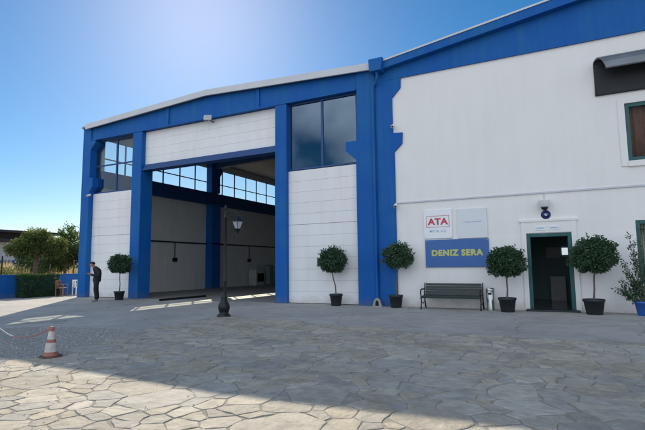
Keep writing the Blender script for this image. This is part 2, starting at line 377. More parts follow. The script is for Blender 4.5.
def in_poly(p, poly):
    x, y = p; c = False; j = len(poly)-1
    for i in range(len(poly)):
        xi, yi = poly[i]; xj, yj = poly[j]
        if (yi > y) != (yj > y) and x < (xj-xi)*(y-yi)/(yj-yi)+xi: c = not c
        j = i
    return c
for _ in range(7000):
    x, y = rg.uniform(-15, -7.3), rg.uniform(-14.5, -8.2)
    if not in_poly((x+rg.gauss(0, .18), y+rg.gauss(0, .18)), grav): continue
    r_ = rg.uniform(.008, .021); c0 = Vector((x, y, .004))
    a0 = rg.uniform(0, 6); ring = [c0+Vector((r_*rg.uniform(.7, 1.2)*math.cos(a0+k*PI/2.5), r_*rg.uniform(.7, 1.2)*math.sin(a0+k*PI/2.5), 0)) for k in range(5)]
    top = [c0+(p-c0)*.55+Vector((0, 0, r_*rg.uniform(.5, .9))) for p in ring]
    mb.add(ring+top, [(k, (k+1) % 5, 5+(k+1) % 5, 5+k) for k in range(5)]+[(5, 6, 7, 8, 9)])
o = mb.build('loose_gravel', 'pebble'); o['kind'] = 'stuff'; o['label'] = 'loose grey gravel beside the traffic cone'; o['category'] = 'gravel'
# flagstone paving: irregular slabs, each with its own colour, on a mortar bed
def in_poly(p, poly):
    x, y = p; c = False; j = len(poly)-1
    for i in range(len(poly)):
        xi, yi = poly[i]; xj, yj = poly[j]
        if (yi > y) != (yj > y) and x < (xj-xi)*(y-yi)/(yj-yi)+xi: c = not c
        j = i
    return c
pave = [(-7.55, -11.3), (-7.7, -11.0), (-8.77, -8.38), (-9.27, -5.14), (-8.3, -4.95), (-6.3, -5.33), (-4.4, -5.9), (-2.67, -6.07), (1.18, -6.13), (5, -6.2), (9, -6.2), (9, -17.2), (-8.3, -17.2), (-7.9, -12.6)]
mb = MB(); big = [(-8.1, -17.2), (-7.35, -12.1), (-7.7, -11.0), (-8.77, -8.38), (-9.27, -5.14), (-8.3, -4.95), (-6.3, -5.33), (-4.4, -5.9), (-2.67, -6.07), (1.18, -6.13), (40, -6.2), (40, -60), (-8.1, -60)]
mb.add([(x, y, .008) for x, y in big], [tuple(range(len(big)))])
struct(mb.build('mortar_bed', 'mortar'))
rs = random.Random(11)
seeds = []
tries = 0
while tries < 80000:
    tries += 1
    p = (rs.uniform(-10.5, 9.6), rs.uniform(-17.8, -4.2))
    r = .16+.34*rs.random()**1.8
    if all((p[0]-q[0])**2+((p[1]-q[1])*1.15)**2 > ((r+q[2])*.62)**2 for q in seeds): seeds.append((p[0], p[1], r))
cell = {}
for i, q in enumerate(seeds): cell.setdefault((int(q[0]//1), int(q[1]//1)), []).append(i)
def near(p):
    a, b_ = int(p[0]//1), int(p[1]//1); o = []
    for i in range(-3, 4):
        for j in range(-3, 4): o += cell.get((a+i, b_+j), [])
    return o
def clip(poly, nx, ny, d):
    out = []
    for i in range(len(poly)):
        p, q = poly[i], poly[(i+1) % len(poly)]
        a = p[0]*nx+p[1]*ny-d; b_ = q[0]*nx+q[1]*ny-d
        if a <= 0: out.append(p)
        if (a < 0) != (b_ < 0):
            tt = a/(a-b_); out.append((p[0]+(q[0]-p[0])*tt, p[1]+(q[1]-p[1])*tt))
    return out
V, F, COL = [], [], []
pal = [(.44, .39, .31), (.415, .375, .31), (.46, .415, .335), (.40, .37, .315), (.43, .375, .285), (.385, .36, .32), (.475, .435, .36)]
for i, q in enumerate(seeds):
    if not in_poly(q[:2], pave): continue
    poly = [(q[0]-2, q[1]-2), (q[0]+2, q[1]-2), (q[0]+2, q[1]+2), (q[0]-2, q[1]+2)]
    gap = .003+.016*rs.random()**1.5
    for j in near(q):
        if j == i: continue
        o = seeds[j]; dx, dy = o[0]-q[0], o[1]-q[1]; L = math.hypot(dx, dy)
        if L > 3: continue
        wgt = .5+.5*(q[2]**2-o[2]**2)/(L*L)         # power diagram: unequal slabs
        wgt = min(max(wgt, .2), .8)
        g = gap
        nx, ny = dx/L, dy/L
        poly = clip(poly, nx, ny, q[0]*nx+q[1]*ny+L*wgt-g)
        if len(poly) < 3: break
    if len(poly) < 3: continue
    ok = []
    for k in range(len(poly)):                       # subdivide and roughen the outline
        a, b_ = poly[k], poly[(k+1) % len(poly)]; L = math.hypot(b_[0]-a[0], b_[1]-a[1])
        nseg = max(1, int(L/.085))
        for e in range(nseg):
            x, y = a[0]+(b_[0]-a[0])*e/nseg, a[1]+(b_[1]-a[1])*e/nseg
            v1 = noise.noise_vector(Vector((x*.9, y*.9, 3)))*.16; v2 = noise.noise_vector(Vector((x*6, y*6, 8+i*1.7)))*.032
            ok.append((x+v1.x+v2.x, y+v1.y+v2.y))
    if len(ok) < 4: continue
    cx = sum(p[0] for p in ok)/len(ok); cy = sum(p[1] for p in ok)/len(ok)
    zt = .0125+.006*rs.random(); tx, ty = rs.uniform(-.008, .008), rs.uniform(-.008, .008)
    base = len(V); n = len(ok)
    V += [(x, y, .004) for x, y in ok]
    V += [(x, y, zt-.004+tx*(x-cx)+ty*(y-cy)) for x, y in ok]
    V += [(cx+(x-cx)*.965, cy+(y-cy)*.965, zt+tx*(x-cx)+ty*(y-cy)) for x, y in ok]
    c = list(rs.choice(pal)); kf = rs.uniform(.86, 1.10); c = [min(1, a*kf) for a in c]
    fs = []
    for lv in (0, 1): fs += [(base+lv*n+k, base+lv*n+(k+1) % n, base+(lv+1)*n+(k+1) % n, base+(lv+1)*n+k) for k in range(n)]
    fs.append(tuple(base+2*n+k for k in range(n)))
    F += fs; COL += [c]*(3*n)
me = bpy.data.meshes.new('flagstone_paving'); me.from_pydata(V, [], F); me.materials.append(M['flagstone'])
ca = me.color_attributes.new('stone', 'FLOAT_COLOR', 'POINT')
ca.data.foreach_set('color', np.array([tuple(c)+(1,) for c in COL], dtype=np.float32).ravel())
o = bpy.data.objects.new('flagstone_paving', me); C.objects.link(o); struct(o)

rg = random.Random(91); mb = MB()
for _ in range(1500):
    x, y = rg.uniform(-14, 6), -16.2+11*rg.random()**.8
    if in_poly((x, y), grav): continue
    r_ = rg.uniform(.004, .012); c0 = Vector((x, y, .014 if in_poly((x, y), pave) else .001)); a0 = rg.uniform(0, 6)
    ring = [c0+Vector((r_*rg.uniform(.7, 1.3)*math.cos(a0+k*PI/2), r_*rg.uniform(.7, 1.3)*math.sin(a0+k*PI/2), 0)) for k in range(4)]
    top = [c0+(p-c0)*.5+Vector((0, 0, r_*rg.uniform(.5, 1))) for p in ring]
    mb.add(ring+top, [(k, (k+1) % 4, 4+(k+1) % 4, 4+k) for k in range(4)]+[(4, 5, 6, 7)])
o = mb.build('loose_grit', 'pebble'); o['kind'] = 'stuff'; o['label'] = 'loose grit scattered over the stone paving'; o['category'] = 'grit'

# ------------------------------------------------------------------ warehouse
wh = thing('warehouse', 'large white and blue warehouse with open doorway and low gable roof', 'warehouse', (-14.1, 0, 0))
XL, XR, RX = -22.5, -5.98, -14.1
DEPTH = 40.0
def roof_z(x): return 9.03+.42*(1-abs(x-RX)/8.3)
mb = MB()
for s_ in (-1, 1):                                   # roof sheets, with a front verge
    xe = RX+s_*(8.47 if s_ < 0 else 8.06)
    a, b_ = (xe, roof_z(xe)), (RX, roof_z(RX))
    mb.prism([(a[0], a[1]-.14), (b_[0], b_[1]-.14), (b_[0], b_[1]-.04), (a[0], a[1]-.04)], 'y', -.12, DEPTH)
xe = RX-9.1; a, b_ = (xe, roof_z(xe)), (RX-8.475, roof_z(RX-8.475))  # unseen eave extension, added to narrow the sun streak on the floor
mb.prism([(a[0], a[1]-.14), (b_[0], b_[1]-.14), (b_[0], b_[1]-.04), (a[0], a[1]-.04)], 'y', 1.3, DEPTH)
mb.build('roof', 'roof_sheet', wh)
mb = MB()
for s_ in (-1, 1):
    xe = RX+s_*(8.1 if s_ < 0 else 8.03)
    mb.prism([(xe, roof_z(xe)-.25), (RX, roof_z(RX)-.25), (RX, roof_z(RX)+.02), (xe, roof_z(xe)+.02)], 'y', -.2, -.123)
mb.build('verge_trim', 'trim_metal', wh)
mb = MB()                                            # gable beam with flange and stiffeners
mb.prism([(-22.0, 8.20), (-6.8, 8.20), (-6.8, roof_z(-6.8)-.2), (RX, roof_z(RX)-.2), (-22.0, roof_z(-22.0)-.2)], 'y', .06, .3)
mb.box(-22.0, -6.8, -.02, .06, 8.18, 8.25)
bm_ = mb.build('gable_beam', 'blue_paint', wh)
for x in (-16.55, -11.35):
    mb2 = MB(); mb2.box(x-.07, x+.07, -.01, .058, 8.252, roof_z(x)-.24); mb2.build('stiffener', 'blue_paint', bm_)
# front columns
def col_prism(pts, y0, y1):
    mb = MB(); mb.prism(pts, 'y', y0, y1); return bevel(mb.build('column', 'blue_paint', wh), .015, 2)
col_prism([(-22.58, 0), (-21.97, 0), (-21.97, 5.45), (-21.72, 5.72), (-21.72, 6.2), (-21.97, 6.2), (-21.97, 7.7), (-21.62, 8.05), (-21.62, 8.178), (-21.97, 8.178), (-21.97, 9.0), (-22.58, 9.0)], 0, .62)
col_prism([(-18.84, 0), (-18.21, 0), (-18.21, 8.178), (-18.84, 8.178)], 0, .75)
col_prism([(-10.47, 0), (-9.93, 0), (-9.93, 8.178), (-10.47, 8.178)], 0, .75)
col_prism([(-6.85, 0), (-6.025, 0), (-6.025, 9.0), (-6.78, 9.0), (-6.78, 6.2), (-7.27, 6.2), (-7.27, 5.85), (-6.85, 5.45)], 0, .65)
# front panels: rows of cladding with joints
def panel(x0, x1, z0, z1, y, rows, thick=None, name='wall_panel', mt='white_panel'):
    mb = MB(); h = (z1-z0)/rows
    mb.cur = 1; mb.box(x0, x1, y+.03, y+.14, z0, z1); mb.cur = 0
    for k in range(rows):
        g = .003 if k != thick else .014
        mb.box(x0+.002, x1-.002, y, y+.028, z0+k*h+g, z0+(k+1)*h-.003)
    return mb.build(name, [mt, 'panel_gap'], wh)
panel(-21.968, -18.845, .02, 5.36, .28, 12, 7)
panel(-9.925, -6.852, .02, 5.33, .17, 12, 7)
panel(-18.205, -10.475, 6.50, 8.178, .25, 4, name='header_panel')
mb = MB(); mb.box(-18.205, -10.475, .12, .62, 6.24, 6.498); mb.box(-18.205, -10.475, .06, .12, 6.22, 6.30)
mb.build('door_beam', 'dark_blue_steel', wh)
# facade windows
def facade_window(x0, x1, y, mulls, trans, gl):
    mb = MB(); z0, z1 = 5.37, 8.178
    mb.box(x0, x1, y, y+.06, z0, z0+.06); mb.box(x0, x1, y, y+.06, z1-.06, z1)
    mb.box(x0, x0+.06, y, y+.06, z0+.06, z1-.06); mb.box(x1-.06, x1, y, y+.06, z0+.06, z1-.06)
    for xm in mulls: mb.box(xm-.045, xm+.045, y-.01, y+.07, z0+.061, z1-.061)
    for zt in trans: mb.box(x0+.061, x1-.061, y+.005, y+.055, zt-.035, zt+.035)
    fr = mb.build('window', 'dark_blue_steel', wh)
    mb = MB(); mb.box(x0+.03, x1-.03, y+.025, y+.033, z0+.03, z1-.03)
    mb.build('pane', gl, fr)
facade_window(-21.965, -18.845, .32, [-20.33], [6.83], 'clear_glass')
facade_window(-9.925, -6.852, .22, [-8.38], [], 'dark_glass')
# long left side: wall below, window band above, columns and crane beam inside
mb = MB(); side = lambda x, y, z: (y, x, z)
SILL, HEAD = 6.70, 8.52
wall(mb, .63, DEPTH, 0, 8.92, [(1.0, DEPTH-.5, SILL, HEAD)], -22.30, -22.10, side)
mb.build('side_wall', 'inner_panel', wh)
mb = MB()
ys = [1.0+1.452*k for k in range(28)]
for y in ys: mb.box(-22.24, -22.18, y-.035, y+.035, SILL+.051, HEAD-.051)
mb.box(-22.24, -22.18, 1.0, DEPTH-.5, SILL, SILL+.05); mb.box(-22.24, -22.18, 1.0, DEPTH-.5, HEAD-.05, HEAD); mb.box(-22.235, -22.185, 1.0, DEPTH-.5, 7.42, 7.48)
fr = mb.build('window', 'dark_blue_steel', wh)
mb = MB(); mb.box(-22.214, -22.208, 1.0, DEPTH-.5, SILL+.02, HEAD-.02); mb.build('pane', 'clear_glass', fr)
mb = MB(); mb.box(-22.098, -21.85, .75, DEPTH-.3, 5.82, 6.66); mb.build('crane_beam', 'dark_blue_steel', wh)
for y in (9.75, 19.45, 29.2):
    mb = MB(); mb.box(-22.097, -21.55, y-.44, y+.44, 0, 5.815); mb.box(-22.097, -21.62, y-.44, y+.44, 6.662, 8.86)
    mb.prism([(y+.44, 7.75), (y+.75, 8.15), (y+.75, 8.86), (y+.44, 8.86)], 'x', -22.09, -21.7)
    mb.build('column', 'blue_paint', wh)
    mb = MB()                                        # portal rafters
    mb.prism([(-21.9, 8.35), (RX, 8.75), (-6.3, 8.35), (-6.3, roof_z(-6.3)-.16), (RX, roof_z(RX)-.16), (-21.9, roof_z(-21.9)-.16)], 'y', y-.15, y+.15)
    mb.build('rafter', 'dark_blue_steel', wh)
mb = MB(); mb.box(-6.25, -6.05, .66, DEPTH, 0, 8.9); mb.box(-22.3, -6.05, DEPTH-.2, DEPTH-.01, 0, 9.0)
mb.build('rear_wall', 'inner_panel', wh)
mb = MB(); mb.box(-22.095, -6.26, .6, DEPTH-.21, -.01, .012); mb.box(-18.2, -10.48, .0, .6, -.01, .0115); mb.build('floor', 'floor_screed', wh)
# gutter head and downpipe between the two buildings
mb = MB(); mb.prism([(-6.08, 8.62), (-5.62, 8.62), (-5.56, 9.1), (-6.12, 9.1)], 'y', -.42, -.02)
hd = bevel(mb.build('gutter_head', 'blue_paint', wh), .02)
mb = MB(); mb.tube([(-5.84, -.24, 8.62), (-5.84, -.24, 8.42), (-5.9, -.16, 8.3), (-6.05, -.07, 8.2), (-6.09, -.07, 8.05), (-6.09, -.07, .22), (-6.05, -.12, .12), (-6.02, -.2, .08)], .055, 10)
mb.build('downpipe', 'blue_paint', wh)

# ------------------------------------------------------------------ office building
of = thing('office_building', 'white plastered office wing with blue gable beam and green door', 'building', (0, 0, 0))
OX0, OX1, ORX = -6.04, 18.5, 6.4
def off_z(x): return 9.02+.147*(x+5.6) if x < ORX else 9.02+.147*(ORX+5.6)-.147*(x-ORX)
door = (-1.05, .23, 0.0, 2.40); win_lo = (1.90, 3.3, .85, 2.68); win_hi = (1.86, 3.3, 4.45, 6.20)
FRONT = .08
mb = MB(); wall(mb, -5.7, OX1, 2.43, 8.36, [win_hi, (win_lo[0], win_lo[1], 2.43, 2.68)], FRONT, FRONT+.3)
mb.cur = 1; wall(mb, -5.7, OX1, 0.001, 2.43, [door, (win_lo[0], win_lo[1], .85, 2.43)], FRONT, FRONT+.3); mb.cur = 0
mb.build('wall', ['white_plaster', 'low_band_plaster'], of)
mb = MB(); mb.box(-5.36, 18, .045, FRONT-.002, 3.665, 3.715); mb.build('string_course', 'plate_grey', of)
mb = MB(); mb.prism([(-6.02, 0), (-5.35, 0), (-5.33, 5.58), (-5.03, 5.86), (-5.0, 6.27), (-5.37, 6.30), (-5.37, 7.62), (-5.04, 7.97), (-5.02, 8.335), (-5.6, 8.335), (-5.6, 9.0), (-6.02, 9.0)], 'y', 0.012, .42)
bevel(mb.build('column', 'blue_paint', of), .012)
mb = MB(); mb.prism([(-5.6, 8.34), (OX1, 8.34), (OX1, off_z(OX1)-.03), (ORX, off_z(ORX)-.03), (-5.6, off_z(-5.6)-.03)], 'y', .02, .36)
gb = mb.build('gable_beam', 'blue_paint', of)
mb = MB()
for (a, b_) in ((-5.62, ORX), (ORX, OX1)):
    mb.prism([(a, off_z(a)-.30), (b_, off_z(b_)-.38), (b_, off_z(b_)-.035), (a, off_z(a)-.035)], 'y', -.24, .018)
mb.build('verge_band', 'blue_paint', of)
mb = MB()
for (a, b_) in ((-5.62, ORX), (ORX, OX1)):
    mb.prism([(a, off_z(a)-.033), (b_, off_z(b_)-.033), (b_, off_z(b_)+.03), (a, off_z(a)+.03)], 'y', -.27, 30)
mb.build('roof', 'trim_metal', of)
mb = MB(); mb.box(-5.9, -5.7, .44, 30, 0, 8.98); mb.box(OX1-.2, OX1, .39, 30, 0, 8.98); mb.box(-5.9, OX1, 29.8, 29.99, 0, 8.98)
mb.build('side_wall', 'white_plaster', of)
# door: surround, frame, open glazed leaf, hallway
mb = MB(); mb.box(-1.19, -1.051, .03, FRONT-.002, 0, 2.77); mb.box(.231, .37, .03, FRONT-.002, 0, 2.77); mb.box(-1.051, .231, .036, FRONT-.002, 2.42, 2.77); mb.box(-1.24, .42, .015, FRONT-.002, 2.772, 2.84)
mb.build('door_surround', 'white_plaster', of)
mb = MB(); mb.box(-1.049, -.94, .06, .2, 0.01, 2.399); mb.box(.12, .229, .06, .2, .01, 2.399); mb.box(-.94, .12, .06, .2, 2.29, 2.399)
dr = bevel(mb.build('door', 'green_paint', of), .008)
mb = MB(); q = R(95)
def leaf_pt(u, v, z): return (.11-math.cos(q)*u+math.sin(q)*v, .2+math.sin(q)*u+math.cos(q)*v, z)
def leaf_box(mb, u0, u1, v0, v1, z0, z1):
    vs = [leaf_pt(u, v, z) for z in (z0, z1) for v in (v0, v1) for u in (u0, u1)]
    mb.add(vs, [(0, 2, 3, 1), (4, 5, 7, 6), (0, 1, 5, 4), (2, 6, 7, 3), (0, 4, 6, 2), (1, 3, 7, 5)])
leaf_box(mb, 0, .1, 0, .04, .03, 2.26); leaf_box(mb, .9, 1.0, 0, .04, .03, 2.26); leaf_box(mb, .1, .9, 0, .04, .03, .3); leaf_box(mb, .1, .9, 0, .04, 2.14, 2.26); leaf_box(mb, .1, .9, 0, .04, 1.0, 1.08)
mb.build('door_leaf', 'green_paint', dr)
mb = MB(); leaf_box(mb, .1, .9, .016, .022, .3, 2.14); mb.build('pane', 'dusty_glass', dr)
mb = MB(); mb.tube([leaf_pt(.93, -.02, 1.02), leaf_pt(.93, -.06, 1.02), leaf_pt(.84, -.06, 1.02)], .01, 6); mb.build('handle', 'steel', dr)
mb = MB(); mb.box(-1.35, -1.25, .385, 5.5, 0, 2.7); mb.box(1.2, 1.3, .385, 5.5, 0, 2.7); mb.box(-1.25, 1.2, .385, 5.5, 2.6, 2.7)
mb.box(-1.25, 1.2, 5.3, 5.45, 0, 2.6)
hall = mb.build('hallway', 'dark_interior', of)
mb = MB(); mb.box(-1.249, 1.199, .39, 5.29, -.01, .015); mb.build('hall_floor', 'hall_floor', hall)
mb = MB(); mb.box(-.55, -.02, 4.5, 5.0, .016, .95); mb.build('cabinet', 'machine_white', hall)
mb = MB(); mb.box(-.66, -.2, 5.26, 5.299, 1.68, 2.12); mb.build('notice_board', 'machine_white', hall)
mb = MB(); mb.box(-.09, .13, 5.27, 5.299, 1.80, 2.08); mb.build('glow_panel', 'daylight_glow', hall)  # glowing stand-in for the bright patch in the doorway, not a lamp
mb = MB(); mb.box(-1.15, .33, -.3, FRONT-.002, .001, .055); bevel(mb.build('door_step', 'pot_plastic', of), .01)
# windows
def off_window(x0, x1, z0, z1, fill, fold):
    mb = MB(); y0, y1 = .1, .2
    mb.box(x0+.001, x0+.11, y0, y1, z0+.001, z1-.001); mb.box(x1-.11, x1-.001, y0, y1, z0+.001, z1-.001); mb.box(x0+.11, x1-.11, y0, y1, z0+.001, z0+.11); mb.box(x0+.11, x1-.11, y0, y1, z1-.11, z1-.001)
    xm = (x0+x1)/2; mb.box(xm-.05, xm+.05, y0, y1, z0+.111, z1-.111)
    f_ = bevel(mb.build('window', 'green_paint', of), .006)
    mb = MB(); mb.box(x0+.1, x1-.1, .145, .151, z0+.1, z1-.1); mb.build('pane', 'window_glass', f_)
    mb = MB(); n = 80
    pts = [(x0+.12+(x1-x0-.24)*k/n, .27+.028*math.sin(k*fold)+.01*math.sin(k*.37)) for k in range(n+1)]
    mb.add([(x, y, z0+.05) for x, y in pts]+[(x, y, z1-.05) for x, y in pts], [(k, k+1, n+2+k, n+1+k) for k in range(n)], True)
    cu = mb.build(fill, fill, f_); md = cu.modifiers.new('s', 'SOLIDIFY'); md.thickness = .01
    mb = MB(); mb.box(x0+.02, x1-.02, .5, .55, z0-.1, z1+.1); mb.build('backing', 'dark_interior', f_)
off_window(*win_hi, 'curtain', .55); off_window(*win_lo, 'blind', 1.3)
mb = MB(); mb.box(1.68, 1.857, .05, FRONT-.002, 4.30, 6.34); mb.box(1.857, 3.303, .05, FRONT-.002, 6.203, 6.34); mb.box(1.857, 3.303, .02, FRONT-.002, 4.28, 4.447); mb.box(3.303, 3.48, .05, FRONT-.002, 4.30, 6.34)
mb.build('window_surround', 'white_plaster', of)
# barrel awning over the upper window
ax0, ax1 = 1.13, 4.2
prof = [(.074, 7.48), (.04, 7.56), (-.03, 7.63), (-.13, 7.67), (-.24, 7.665), (-.34, 7.61), (-.43, 7.52), (-.51, 7.40), (-.57, 7.28), (-.60, 7.18)]
def aw_x(y, e): return (ax0+.47*max(0, -y)+e) if e >= 0 else (ax1-.47*max(0, -y)+e)
mb = MB(); n = len(prof)
vs = []
for (dy, dz) in ((0, 0), (.03, -.028)):
    for e in (0.0, -1e-9): vs += [(aw_x(y, e), min(y+dy, .074) if dy else y, z+dz) for y, z in prof]
# outer-left, outer-right, inner-left, inner-right rows
fs = [(k, k+1, n+k+1, n+k) for k in range(n-1)]+[(2*n+k, 3*n+k, 3*n+k+1, 2*n+k+1) for k in range(n-1)]
fs += [(k, 2*n+k, 2*n+k+1, k+1) for k in range(n-1)]+[(n+k, n+k+1, 3*n+k+1, 3*n+k) for k in range(n-1)]+[(n-1, 3*n-1, 4*n-1, 2*n-1), (0, n, 3*n, 2*n)]
mb.add(vs, fs); aw = mb.build('awning', 'awning_metal', of)
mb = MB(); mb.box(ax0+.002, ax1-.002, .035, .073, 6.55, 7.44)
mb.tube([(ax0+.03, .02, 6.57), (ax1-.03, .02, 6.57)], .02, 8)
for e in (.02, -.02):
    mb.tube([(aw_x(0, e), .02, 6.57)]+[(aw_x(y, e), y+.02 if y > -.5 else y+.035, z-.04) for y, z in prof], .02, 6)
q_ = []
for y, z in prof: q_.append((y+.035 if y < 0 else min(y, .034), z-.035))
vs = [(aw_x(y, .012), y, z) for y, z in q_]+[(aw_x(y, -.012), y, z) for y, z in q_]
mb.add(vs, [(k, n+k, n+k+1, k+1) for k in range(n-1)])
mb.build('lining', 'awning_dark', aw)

# ------------------------------------------------------------------ signs on the office wall
sg = thing('wall_sign', 'white square sign with red ATA lettering in a thin red frame', 'sign', (-3.84, .07, 2.35))
mb = MB(); mb.box(-4.33, -3.36, .03, .077, 2.36, 3.36); bevel(mb.build('board', 'sign_white', sg), .006)
text('lettering', 'ATA', .31, (-3.845, .028, 2.93), 'sign_red', sg, .010, .003, 1.12)
mb = MB()
for (a, b_) in ((-4.23, -4.17), (-3.52, -3.46)): pass
mb.box(-4.24, -3.45, .024, .029, 3.13, 3.142); mb.box(-4.24, -3.45, .024, .029, 2.745, 2.757)
mb.box(-4.24, -4.228, .024, .029, 2.757, 3.13); mb.box(-3.462, -3.45, .024, .029, 2.757, 3.13); mb.build('outline', 'sign_red', sg)
text('lettering', 'METAL A.Ş.', .115, (-3.845, .028, 2.61), 'sign_slate', sg, .001, .003, 1.0)
sg = thing('wall_sign', 'pale grey blank looking square sign with one faint line', 'sign', (-2.70, .07, 2.35))
mb = MB(); mb.box(-3.18, -2.22, .03, .077, 2.33, 3.33); bevel(mb.build('board', 'sign_grey', sg), .006)
mb = MB(); rr = random.Random(4); x = -2.98
while x < -2.42:
    wd = rr.uniform(.02, .045); mb.box(x, x+wd, .026, .03, 2.86, 2.86+rr.uniform(.025, .045)); x += wd+.016
mb.build('faint_line', 'sign_slate', sg)
sg = thing('wall_sign', 'wide blue sign reading DENIZ SERA in yellow letters', 'sign', (-3.26, .07, 1.38))
mb = MB(); mb.box(-4.31, -2.20, .03, .077, 1.37, 2.31); bevel(mb.build('board', 'sign_blue', sg), .006)
text('lettering', 'DENIZ SERA', .272, (-3.25, .028, 1.845), 'sign_yellow', sg, .014, .003, 1.04, spc=1.12)
for sgn_, (xa, xb, za, zb) in zip([o for o in C.objects if o.get('category') == 'sign'], ((-4.33, -3.36, 2.36, 3.36), (-3.18, -2.22, 2.33, 3.33), (-4.31, -2.20, 1.37, 2.31))):
    for x in (xa+.045, xb-.045):
        for z in (za+.045, zb-.045):
            mb = MB(); mb.tube([(x, .0305, z), (x, .022, z)], .011, 10); mb.build('screw', 'steel', sgn_)
o = MB(); o.lathe([(.0, 0), (.135, 0), (.14, .012), (.0, .014)], 28); o.cur = 1
pts = []
for k in range(10):
    r_ = .055 if k % 2 == 0 else .028; pts.append((r_*math.sin(k*PI/5), r_*math.cos(k*PI/5)))
o.prism(pts, 'z', .0145, .018)
ob = o.build('number_plaque', ['navy', 'plate_grey']); ob.data.transform(Matrix.Translation((-.45, FRONT-.003, 2.985)) @ Matrix.Rotation(PI/2, 4, 'X'))
tag(recenter(ob), 'round navy blue plaque with pale star above the green door', 'plaque')
for i, (xa, xb, lb) in enumerate(((-.77, -.48, 'small white name plate over the door, nearer the bench'), (-.39, -.09, 'small white name plate over the door, nearer the window'))):
    mb = MB(); mb.box(xa, xb, .022, .035, 2.50, 2.63); mb.cur = 1
    x = xa+.03
    while x < xb-.05:
        wd = rr.uniform(.015, .04); mb.box(x, x+wd, .018, .0215, 2.545, 2.585); x += wd+.012
    tag(recenter(mb.build('name_plate', ['sign_white', 'sign_slate'])), lb, 'name plate', 'name plates over the door')
lp = thing('wall_lamp', 'small white bowl lamp with dark base above the round plaque', 'lamp', (-.47, .07, 3.15))
mb = MB(); mb.lathe([(.10, .0), (.13, .03), (.17, .2), (.175, .22), (.0, .225)], 20, (-.47, -.08, 3.21)); mb.build('shade', 'camera_white', lp)
mb = MB(); mb.lathe([(.0, .0), (.05, .0), (.09, .04), (.11, .09), (.0, .092)], 18, (-.47, -.08, 3.115)); mb.box(-.51, -.43, -.0, FRONT-.002, 3.25, 3.38); mb.build('base', 'black_metal', lp)
mb = MB(); mb.tube([(-.47, .06, 3.38), (-.47, .06, 3.66)], .012, 6); mb.build('conduit', 'plate_grey', lp)
def cctv(x, z, lb, y=0.0, side_=-1):
    c = thing('security_camera', lb, 'camera', (x, y, z), 'security cameras')
    mb = MB(); mb.box(x-.03, x+.03, y-.05, y-.001, z-.05, z+.05); mb.tube([(x, y-.04, z), (x+.03*side_, y-.1, z-.02)], .018, 6); mb.build('bracket', 'camera_white', c)
    mb = MB(); mb.tube([(x-.03, y-.06, z-.02), (x+.03, y-.24, z-.09)], .055, 10); mb.build('housing', 'camera_white', c)
    mb = MB(); mb.tube([(x+.0305, y-.241, z-.0905), (x+.032, y-.25, z-.094)], .04, 10); mb.build('lens', 'phone_black', c)
cctv(-5.33, 6.55, 'white camera on the blue pillar, upper of the two')
cctv(-5.30, 3.62, 'white camera on the blue pillar just left of the string course')
cctv(-21.85, 5.28, 'white camera on the far corner column below the window', .0)
fl = thing('floodlight', 'white box floodlight tilted down over the big doorway', 'floodlight', (-14.1, .2, 8.1))
mb = MB(); P = Matrix.Translation((-13.98, -.12, 8.17)) @ Matrix.Rotation(R(25), 4, 'Z') @ Matrix.Rotation(R(-32), 4, 'X')
def tbox(mb, Mx, x0, x1, y0, y1, z0, z1):
    vs = [Mx @ Vector((x, y, z)) for z in (z0, z1) for y in (y0, y1) for x in (x0, x1)]
    mb.add(vs, [(0, 2, 3, 1), (4, 5, 7, 6), (0, 1, 5, 4), (2, 6, 7, 3), (0, 4, 6, 2), (1, 3, 7, 5)])
tbox(mb, P, -.17, .17, -.06, .06, -.12, .12); bevel(mb.build('housing', 'camera_white', fl), .015)
mb = MB(); tbox(mb, P, -.15, .15, -.066, -.061, -.10, .10); mb.build('lens', 'lamp_glass', fl)
mb = MB(); mb.tube([(-13.98, -.08, 8.12), (-13.93, .1, 8.05), (-13.93, .249, 8.05)], .025, 6); mb.build('bracket', 'black_metal', fl)

# ------------------------------------------------------------------ plants
def rand_dir(rg):
    while True:
        v = Vector((rg.uniform(-1, 1), rg.uniform(-1, 1), rg.uniform(-1, 1)))
        if .05 < v.length < 1: return v.normalized()
def leaf_ball(mb, c, rx, rz, n, rg, L=.085, W=.045, lump=.16, lo=.62, flat=0):
    c = Vector(c); sd_ = rg.uniform(0, 99)
    for _ in range(n):
        d = rand_dir(rg)
        k = 1+lump*noise.noise(d*2.1+Vector((sd_, 0, 0)))*2+.10*noise.noise(d*5+Vector((0, sd_, 0)))*2
        r = k*(lo+(1-lo)*rg.random()**.5)
        if flat and d.z < -flat: r *= flat/abs(d.z)
        p = c+Vector((d.x*rx*r, d.y*rx*r, d.z*rz*r))
        dd = (d*.55+rand_dir(rg)*.8+Vector((0, 0, -.15))).normalized()
        mb.leaf(p, dd, rand_dir(rg), L*rg.uniform(.6, 1.3), W*rg.uniform(.7, 1.2))
    return sd_
